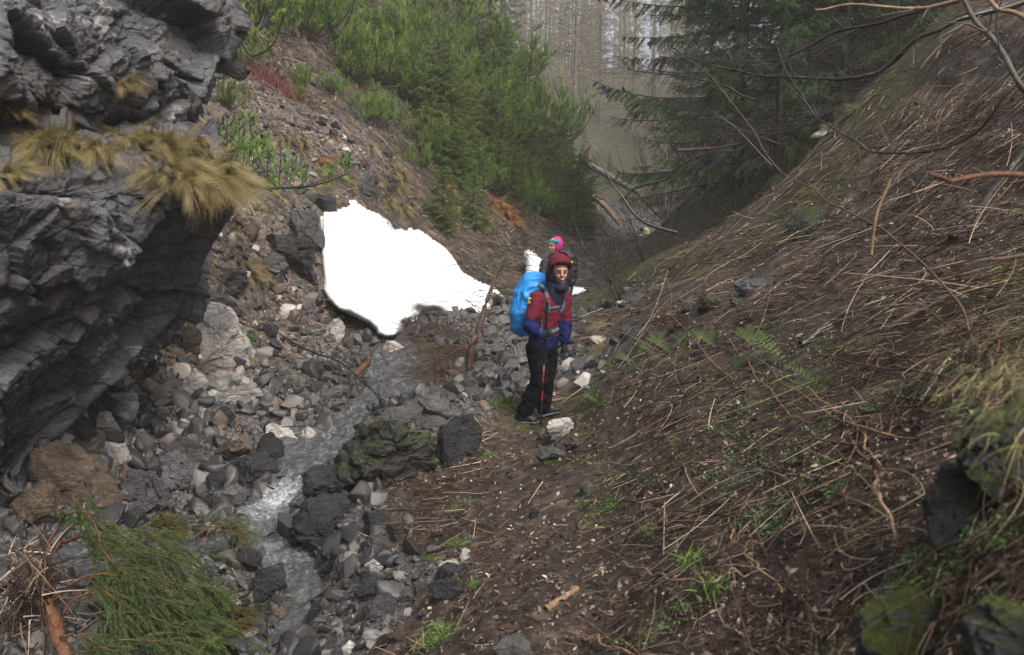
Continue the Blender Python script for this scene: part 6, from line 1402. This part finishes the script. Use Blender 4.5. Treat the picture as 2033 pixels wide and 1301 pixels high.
# bare bushes on the bank behind
for k, (x, y, d, lb) in enumerate([(1232, 566, 13.5, 'bare bush of thin dark stems fanning out on the bank'), (1290, 505, 17, 'bare bush further along the bank edge'), (1215, 560, 15.5, 'sparse bare bush nearest the second snow patch'), (1330, 430, 24, 'reddish bare bush below the valley spruces'), (1400, 420, 20, 'bare brown bush on the mossy bank')]):
    p = P(x, y, d); p[2] = H(p[0], p[1]); e = empty('bare_bush', p); tag(e, lb, 'bush'); pl = []
    for j in range(15):
        dr = np.array([-.55 + .5 * g.normal(), .3 * g.normal(), 1.0]); L = g.uniform(.6, 1.7) * d / 14; q_ = curvy(p, dr, L, -.1, 8, .15); pl.append(q_)
        for m_ in range(3): pl.append(curvy(q_[3 + m_], dr + g.normal(size=3) * .6, L * .35, -.1, 8, .2))
    spray(pl, M_BARK_D, None, e, 0, 0, 0, .006 * d / 14, p)
# bramble canes on the near slope
CANES = [([(1745,925),(1700,920),(1560,930),(1480,945),(1400,965),(1290,1012)], .0042, 'long pale red cane running flat to the trail side'), ([(1740,930),(1690,930),(1620,945),(1540,975)], .0045, 'dark red cane just under the long pale one'), ([(2000,790),(1920,765),(1850,750),(1700,715),(1600,695),(1500,680),(1390,692)], .005, 'long red-brown cane crossing the middle slope'), ([(1935,765),(1850,735),(1780,715),(1690,705),(1600,702)], .004, 'shorter brown cane beside the long crossing one'),
 ([(1740,925),(1700,890),(1640,820),(1560,760),(1480,700),(1400,650),(1340,560)], .0035, 'straight yellow-brown cane pointing up the slope'), ([(1745,930),(1720,870),(1680,820),(1600,770),(1530,740),(1400,735)], .0035, 'yellow-brown cane splitting from the cane cluster'), ([(1975,745),(1960,700),(1930,640),(1890,560),(1850,520),(1760,440)], .004, 'orange cane rising from the cluster near the corner'), ([(1978,745),(1985,700),(1984,650),(1986,625)], .005, 'short reddish upright cane'), ([(1972,745),(1920,690),(1850,620),(1790,590),(1700,560),(1620,540)], .0035, 'thin orange cane arching toward the slate block'),
 ([(1900,860),(1800,870),(1700,850),(1640,830),(1560,835)], .004, 'low red cane above the cane cluster'), ([(2000,700),(1930,740),(1850,790),(1760,815),(1650,835)], .0045, 'red cane slanting down from the corner'), ([(1745,935),(1750,990),(1775,1060),(1780,1090)], .005, 'short tan cane bending downhill'), ([(1680,1030),(1690,1100),(1700,1180),(1690,1280)], .0035, 'upright thin dark cane near the corner rock'), ([(1160,1260),(1240,1290),(1340,1320)], .004, 'pale tan cane at the bottom edge'), ([(1600,1045),(1500,1080),(1430,1120),(1380,1180)], .0035, 'dark cane over bare soil'),
 ([(1130,540),(1160,560)], .004, ''), ([(1560,1180),(1500,1120),(1460,1070),(1450,1030)], .003, 'thin yellow cane over the lower slope'), ([(1240,1120),(1330,1150),(1440,1140),(1520,1130)], .0035, 'dark thin cane low beside the trail'), ([(1330,990),(1290,900),(1270,830),(1255,790)], .003, 'thin straw-coloured cane beside the trail'), ([(1420,1010),(1370,950),(1330,880),(1290,840),(1230,760)], .0028, 'thin cane slanting toward the hiker'),
 ([(1500,800),(1440,740),(1380,680),(1330,620),(1290,580)], .003, 'straight tan cane below the green-grey boulder'), ([(1560,830),(1500,740),(1450,680),(1400,610),(1340,540)], .003, 'second straight tan cane parallel to its neighbour'), ([(2033,560),(1950,575),(1850,560),(1750,545)], .004, 'grey-brown cane high across the slope'), ([(2033,340),(1940,440),(1870,470),(1810,460),(1690,460)], .0035, 'dark cane curving over the upper slope'), ([(1720,1010),(1650,980),(1560,960),(1480,910),(1380,900),(1290,870)], .0032, 'reddish cane dipping over green herbs')]
for k, (pix, r_, lb) in enumerate(CANES):
    if not lb: continue
    pts = []
    for j, (a, b_) in enumerate(pix):
        h = hit(a, b_); t = j / (len(pix) - 1); up = .02 + .16 * math.sin(math.pi * t) * (.4 + (k % 3) * .3); d = norm(-h); pts.append(h + d * up)
    e = empty('bramble_cane', pts[0]); tag(e, lb, 'cane', 'canes on the near slope'); v, f, a = tube_path(pts, r_ * 1.7, r_ * .7, 40, 6, .02, k); mt = [M_BARK_R, M_BARK_T, M_BARK_R, M_BARK_O][k % 4] if 'yellow' not in lb and 'tan' not in lb else M_BARK_T
    link(mesh_np('cane_stem', v - pts[0], f, mt, True, a), 'stem', parent=e); path = spline(pts, 40); sv = []
    for j in range(5):
        q_ = path[g.integers(8, 38)]; sv.append(curvy(q_ - pts[0], (g.normal(), g.normal() * .5, .6), g.uniform(.08, .25), .2, 6))
    v, f, a = tubes(np.array(sv), np.linspace(r_ * .45, .0006, 6)[None], 4, caps=False); link(mesh_np('cane_twigs', v, f, mt, True, a), 'side_twigs', parent=e)
# loose cane tangle: uncountable
pxy = np.random.default_rng(91); n = 420; p = hits(pxy.uniform(1150, 2100, n), pxy.uniform(250, 1320, n)); p = p[~np.isnan(p[:, 0])]
p = p[(p[:, 1] < 12) & (p[:, 0] > .75 + 0 * p[:, 0])]; ok = zones(p[:, 0], p[:, 1]); p = p[(ok['none'] + ok['dry'] + ok['moss']) > .6]
L = pxy.uniform(.2, .8, len(p)) * np.clip(p[:, 1] / 4, .4, 1.8); v, f, a = twigs(p, L, np.clip(.0009 * p[:, 1] ** .7, .0012, .004), .75, 92, lift=.03, K=9, curv=.7, sides=4)
tag(link(mesh_np('dead_stem_litter', v, f, M_TWIG, True, a), 'dead_stem_litter'), 'tangle of thin dead stems lying over the near slope', 'litter', kind='stuff')
# fern fronds on the slope
def frond(p, d, L, parent, mat):
    up = Hn(np.array([p[0]]), np.array([p[1]]), .1)[0]; t = np.linspace(0, 1, 14); ax = p + norm(d) * L * t[:, None] + up * (L * .35 * np.sin(t * 2.2))[:, None]; tg = norm(np.gradient(ax, axis=0)); sd = norm(np.cross(tg, up)); vs = []
    for k in range(13):
        for s_ in (-1, 1):
            l = L * .17 * math.sin(math.pi * (.12 + .85 * t[k])) ; a = ax[k]; b_ = a + tg[k] * L * .055; c = (a + b_) / 2 + sd[k] * s_ * l + tg[k] * l * .3; vs += [a, b_, c]
    return np.array(vs)
fr_items = []
for k, (x, y, L, ang) in enumerate([(1465,738,.32,.3),(1560,720,.3,2.6),(1500,690,.25,2.2),(1620,790,.22,1.2),(1330,700,.28,2.4),(1300,710,.25,2.9),(1270,735,.25,3.2),(1345,720,.22,.4),(1650,780,.25,3.6),(1190,800,.22,2.0),(1360,690,.28,1.2),(1420,690,.26,2.0),(1090,930,.1,4.4),(1240,745,.22,3.6)]):
    h = hit(x, y); e = empty('fern', h); tag(e, None, 'fern', 'ferns on the near slope'); vs = [frond(np.zeros(3) + h, np.array([math.cos(ang + j * .55 - .8), math.sin(ang + j * .55 - .8), .35]), L * (1 - .12 * j), e, None) - h for j in range(4)]
    for v_ in vs: link(mesh_np('frond', v_, np.arange(len(v_)).reshape(-1, 3), M_SPRB if k else M_HERB, False, {'rnd': np.full(len(v_), .3 + .5 * ((k * 37) % 10) / 10)}), 'frond', parent=e)
    fr_items.append((e, 'green fern', x, y))
auto_labels(fr_items)
# ------------------------------------------------------------------ pine branch by the ledge
def pine_branch(label, main, shoots, seed, mat=None):
    g = np.random.default_rng(seed); m_ = spline(px_path(main), 30); e = empty('pine_branch', m_[0]); tag(e, label, 'branch', 'pine branches by the cliff ledge'); o = m_[0]
    v, f, a = tube_path(px_path(main), .02, .008, 30, 6, .006, seed); link(mesh_np('pine_limb', v - o, f, M_BARK_D, True, a), 'stem', parent=e); ss = []
    for (x, y, Yd, L, tilt) in shoots:
        b_ = P(x, y, Yd); base = spline([m_[np.argmin(np.linalg.norm(m_ - b_, axis=1))], (m_[np.argmin(np.linalg.norm(m_ - b_, axis=1))] + b_) / 2 - (0, 0, .04), b_], 8); ss.append(base); k = spline([b_, b_ + np.array([tilt * .5, 0, .5]) * L, b_ + np.array([tilt * .8, 0, 1]) * L], 8); ss.append(k)
        for j in range(5):
            q_ = k[1 + j]; s_ = (-1) ** j; ss.append(spline([q_, q_ + np.array([s_ * .3, .2 * g.normal(), .25]) * L * .55, q_ + np.array([s_ * .42, .3 * g.normal(), .6]) * L * .55], 8))
    ss = np.array(ss) - o; v, f, a = tubes(ss, np.linspace(.006, .0025, 8)[None], 4, caps=False); link(mesh_np('pine_twigs', v, f, M_BARK_D, True, a), 'twig', parent=e)
    nv, nf, na = shoot_needles(ss, 110, .042, .0045, .1, 1.02, .6, g); link(mesh_np('needles', nv, nf, M_PINE, False, na), 'needles', parent=e)
pine_branch('pine branch with upright shoots reaching out from behind the grassy ledge', [(440,300,8.6),(470,345,8.6),(520,372,8.6),(580,372,8.6),(640,365,8.6),(690,345,8.6)], [(480,345,8.55,.34,.2),(505,350,8.6,.36,-.1),(530,352,8.55,.34,.1),(555,355,8.6,.42,.1),(575,362,8.6,.26,.2),(600,368,8.6,.2,.1),(650,360,8.6,.16,.3),(685,345,8.6,.2,.1),(460,320,8.6,.34,0),(545,375,8.6,.14,-.2),(500,375,8.55,.2,-.3)], 5)
pine_branch('bushy pine branch close above the grassy ledge end', [(430,300,8.8),(460,300,8.8),(500,290,8.8),(535,280,8.8)], [(450,290,8.8,.28,.1),(475,285,8.8,.34,.05),(500,280,8.8,.34,-.05),(470,310,8.7,.25,.2),(495,320,8.7,.24,.1),(520,310,8.75,.24,.2),(440,285,8.85,.26,-.1)], 6)
pine_branch('dark hanging pine branch in the shade beside the top of the cliff', [(455,-20,8.9),(470,60,8.9),(500,110,8.9),(540,90,8.9),(565,30,8.9)], [(470,80,8.9,.25,-.1),(500,100,8.9,.2,.2),(530,95,8.9,.2,.3),(490,60,8.9,.3,.2),(550,60,8.9,.22,.2)], 7)
# ------------------------------------------------------------------ uprooted spruce in the corner
g = np.random.default_rng(55)
UP = lambda x, y, d=4.6: P(x, y, d)
us = empty('uprooted_spruce', UP(120, 1250)); uo = np.array(us.location); tag(us, 'uprooted young spruce with bent orange limbs and green needles lying by the stream', 'tree')
v, f, a = tube_path([UP(92, 1200, 4.75), UP(108, 1240, 4.65), UP(124, 1290, 4.5), UP(150, 1360, 4.35)], .05, .035, 30, 10, .01, 3); link(mesh_np('spruce_log', v - uo, f, M_BARK_O, True, a), 'trunk', parent=us)
LIMB = [ # bent limbs: pixel paths with distance
 [(80,1150,5.0),(95,1080,5.1),(130,1030,5.15),(165,1018,5.1),(190,1050,5.0),(200,1105,4.9)],
 [(95,1110,5.0),(125,1075,5.05),(165,1066,5.0),(205,1090,4.9),(235,1130,4.8),(270,1150,4.7)],
 [(105,1195,4.8),(145,1158,4.8),(195,1143,4.8),(250,1145,4.8),(290,1180,4.75),(310,1240,4.65)],
 [(120,1250,4.6),(135,1205,4.6),(165,1178,4.6),(200,1172,4.6),(232,1195,4.55),(240,1240,4.5),(235,1265,4.5)],
 [(118,1262,4.5),(160,1262,4.45),(190,1280,4.4),(220,1310,4.3)],
 [(150,1068,5.2),(230,1055,5.3),(280,1058,5.3),(330,1085,5.2)],
 [(215,1055,5.3),(250,1080,5.2),(270,1120,5.1),(280,1145,5.0)],
 [(290,1145,4.9),(340,1165,4.85),(380,1205,4.8),(400,1245,4.7)],
 [(240,1270,4.4),(290,1272,4.4),(340,1280,4.35),(365,1310,4.3)],
 [(200,1110,5.0),(260,1100,5.0),(330,1105,5.0),(385,1150,4.9),(410,1200,4.85)],
 [(150,1220,4.6),(230,1215,4.6),(300,1225,4.6),(370,1262,4.5),(410,1300,4.45)],
 [(170,1150,4.9),(240,1130,4.9),(320,1140,4.9),(370,1190,4.85),(420,1255,4.75),(445,1290,4.7)],
 [(140,1300,4.4),(200,1290,4.35),(270,1310,4.3),(330,1340,4.2)],
 [(180,1190,4.7),(250,1185,4.7),(330,1200,4.7),(400,1250,4.6)]]
tw_all = []
for k, l in enumerate(LIMB):
    pts = px_path(l); v, f, a = tube_path(pts, .0105 if k < 5 else .006, .003, 34, 6, .01, k + 60); link(mesh_np('bent_limb', v - uo, f, M_BARK_O if k in (0, 1, 2, 3, 5, 6) else M_BARK_R, True, a), 'limb', parent=us)
    path = spline(pts, 34); n_ = 34
    pp_, tg_ = along(path, n_, .3 if k < 5 else .1, 1.0, g)
    for q_, d in zip(pp_, tg_):
        dr = norm(d * .8 + np.array([.5, -.05, -.35]) + perp(d[None], g)[0] * .75); L = g.uniform(.14, .42)
        c_ = curvy(q_, dr, L, .45, 8, .12)
        zz = H(c_[:, 0], c_[:, 1]) + .02; c_[:, 2] = np.maximum(c_[:, 2], zz); tw_all.append(c_)
        if g.random() < .75: c2 = curvy(c_[4], dr + g.normal(size=3) * .5, L * .6, .4, 8, .1); c2[:, 2] = np.maximum(c2[:, 2], H(c2[:, 0], c2[:, 1]) + .02); tw_all.append(c2)
T_ = np.array(tw_all) - uo
v, f, a = tubes(T_, np.linspace(.0022, .0009, 8)[None], 4, caps=False); link(mesh_np('spruce_twigs', v, f, M_BARK_R, True, a), 'twig', parent=us)
nv, nf, na = shoot_needles(T_, 210, .019, .0034, 0, 1.04, .7, g); link(mesh_np('spruce_needles_green', nv, nf, M_SPRB, False, na), 'needles', parent=us)
# root plate
rt = []
for k in range(240):
    b_ = P(g.uniform(15, 110), g.uniform(1085, 1270), g.uniform(4.6, 5.1)); rt.append(curvy(b_, g.normal(size=3), g.uniform(.08, .4), .3, 8, .3))
rt += [curvy(P(60, 1180, 4.8), (-1, -.1, .45 + .1 * k), .6, .2, 8, .1) for k in range(3)]
R_2 = np.array(rt) - uo; v, f, a = tubes(R_2, np.linspace(.006, .0015, 8)[None], 4, tint=g.random(len(R_2)), caps=False); link(mesh_np('root_tangle', v, f, M_TWIG, True, a), 'roots', parent=us)
v, f = rock_geo(77, 5, cuts=3, rough=.2, freq=3); o_ = link(mesh_np('root_soil', v * np.array([.17, .14, .24]) + P(62, 1190, 4.95) - uo, f, M_GROUND, True), 'root_soil', parent=us)
# cut spruce sprays in the stream
def sprays(label, bases, seed):
    g2_ = np.random.default_rng(seed); b0 = P(*bases[0][0]); e = empty('spruce_spray', b0); tag(e, label, 'branch'); tw = []; lim = []
    for a, b_ in bases:
        pth = spline([P(*a), (P(*a) + P(*b_)) / 2 + np.array([0, 0, .05]), P(*b_)], 16); lim.append(pth)
        pp_, tg_ = along(pth, 26, .1, 1, g2_)
        for q_, d in zip(pp_, tg_): c_ = curvy(q_, d * .9 + perp(d[None], g2_)[0] * .7, g2_.uniform(.08, .24), .3, 8, .1); c_[:, 2] = np.maximum(c_[:, 2], H(c_[:, 0], c_[:, 1]) + .03); tw.append(c_)
    T2 = np.array(tw) - b0; v, f, a = merge([tubes(T2, np.linspace(.003, .001, 8)[None], 4, caps=False), tubes(np.array(lim) - b0, np.linspace(.007, .003, 16)[None], 5, caps=False)]); link(mesh_np('spray_twigs', v, f, M_BARK_O, True, a), 'twig', parent=e)
    nv, nf, na = shoot_needles(T2, 80, .019, .003, 0, 1.04, .65, g2_); link(mesh_np('spray_needles', nv, nf, M_SPRB, False, na), 'needles', parent=e)
sprays('green spruce spray lying below the smooth slate boulder', [((270,1055,6.3),(360,1030,6.3)),((290,1065,6.2),(365,1052,6.2)),((300,1045,6.35),(340,1028,6.4))], 1)
sprays('green spruce spray dipping into the stream at the rapid', [((385,1068,6.0),(475,1030,6.2)),((395,1072,6.0),(488,1060,6.0)),((440,1050,6.1),(490,1078,5.9))], 2)
sprays('yellow-green spruce spray at the tip of the uprooted spruce', [((420,1240,5.0),(505,1222,5.1)),((410,1225,5.0),(470,1205,5.1)),((400,1280,4.8),(500,1240,5.0)),((395,1195,5.1),(430,1180,5.2))], 3)
# small green tufts in the near rubble
it = []
for (x, y, s_) in [(888,1265,.1),(860,1285,.1),(930,1000,.07),(905,1015,.07),(1000,800,.12),(975,805,.12),(1020,810,.1),(1140,720,.12),(1155,705,.12),(1125,735,.1),(1375,1120,.11),(1210,1010,.08),(1225,1005,.08),(1180,800,.1),(850,1110,.06),(900,1085,.06),(925,1080,.06),(870,1115,.05),(905,1170,.06),(945,1165,.06),(890,1180,.06),(1425,1180,.1),(1600,970,.05),(490,670,.14),(505,680,.14),(840,700,.2),(700,845,.1),(1290,1060,.07),(965,905,.07),(1090,920,.07)]:
    h = hit(x, y); m_ = 160; g3 = np.random.default_rng(x); rt_ = g3.normal(size=(m_, 3)) * s_ * .35; rt_[:, 2] *= .1
    v, f, a = blades(rt_, g3.normal(size=(m_, 3)) * .5 + (0, 0, 1), s_ * g3.uniform(.4, 1.1, m_), s_ * np.full(m_, .045), g3.normal(size=(m_, 3)) * .3 + (0, 0, -.35), 4, g3.random(m_))
    o = link(mesh_np('green_tuft', v, f, M_GREENG, True, a), loc=h); tag(o, None, 'grass tuft', 'small fresh green tufts'); it.append((o, 'small fresh green tuft', x, y))
auto_labels(it)
# ------------------------------------------------------------------ haze
hz = bpy.data.materials.new('haze'); hz.use_nodes = True; t = hz.node_tree; t.nodes.clear(); ou = t.nodes.new('ShaderNodeOutputMaterial'); pv = t.nodes.new('ShaderNodeVolumePrincipled')
pv.inputs['Color'].default_value = (1.0, 1.0, 1.0, 1); pv.inputs['Density'].default_value = .0021; pv.inputs['Anisotropy'].default_value = .2; t.links.new(pv.outputs[0], ou.inputs['Volume'])
zs = GZ; x0, x1, y0, y1, z0, z1 = GX.min() - 2, GX.max() + 2, -6, GY.max() + 2, zs.min() - 1.5, max(zs.max(), 60) + 5
v = np.array([[x, y, z] for x in (x0, x1) for y in (y0, y1) for z in (z0, z1)]); f = np.array([[0, 1, 3, 2], [4, 6, 7, 5], [0, 4, 5, 1], [2, 3, 7, 6], [0, 2, 6, 4], [1, 5, 7, 3]])
tag(link(mesh_np('haze', v, f, hz)), 'thin pale mist filling the gully', 'haze', kind='stuff')
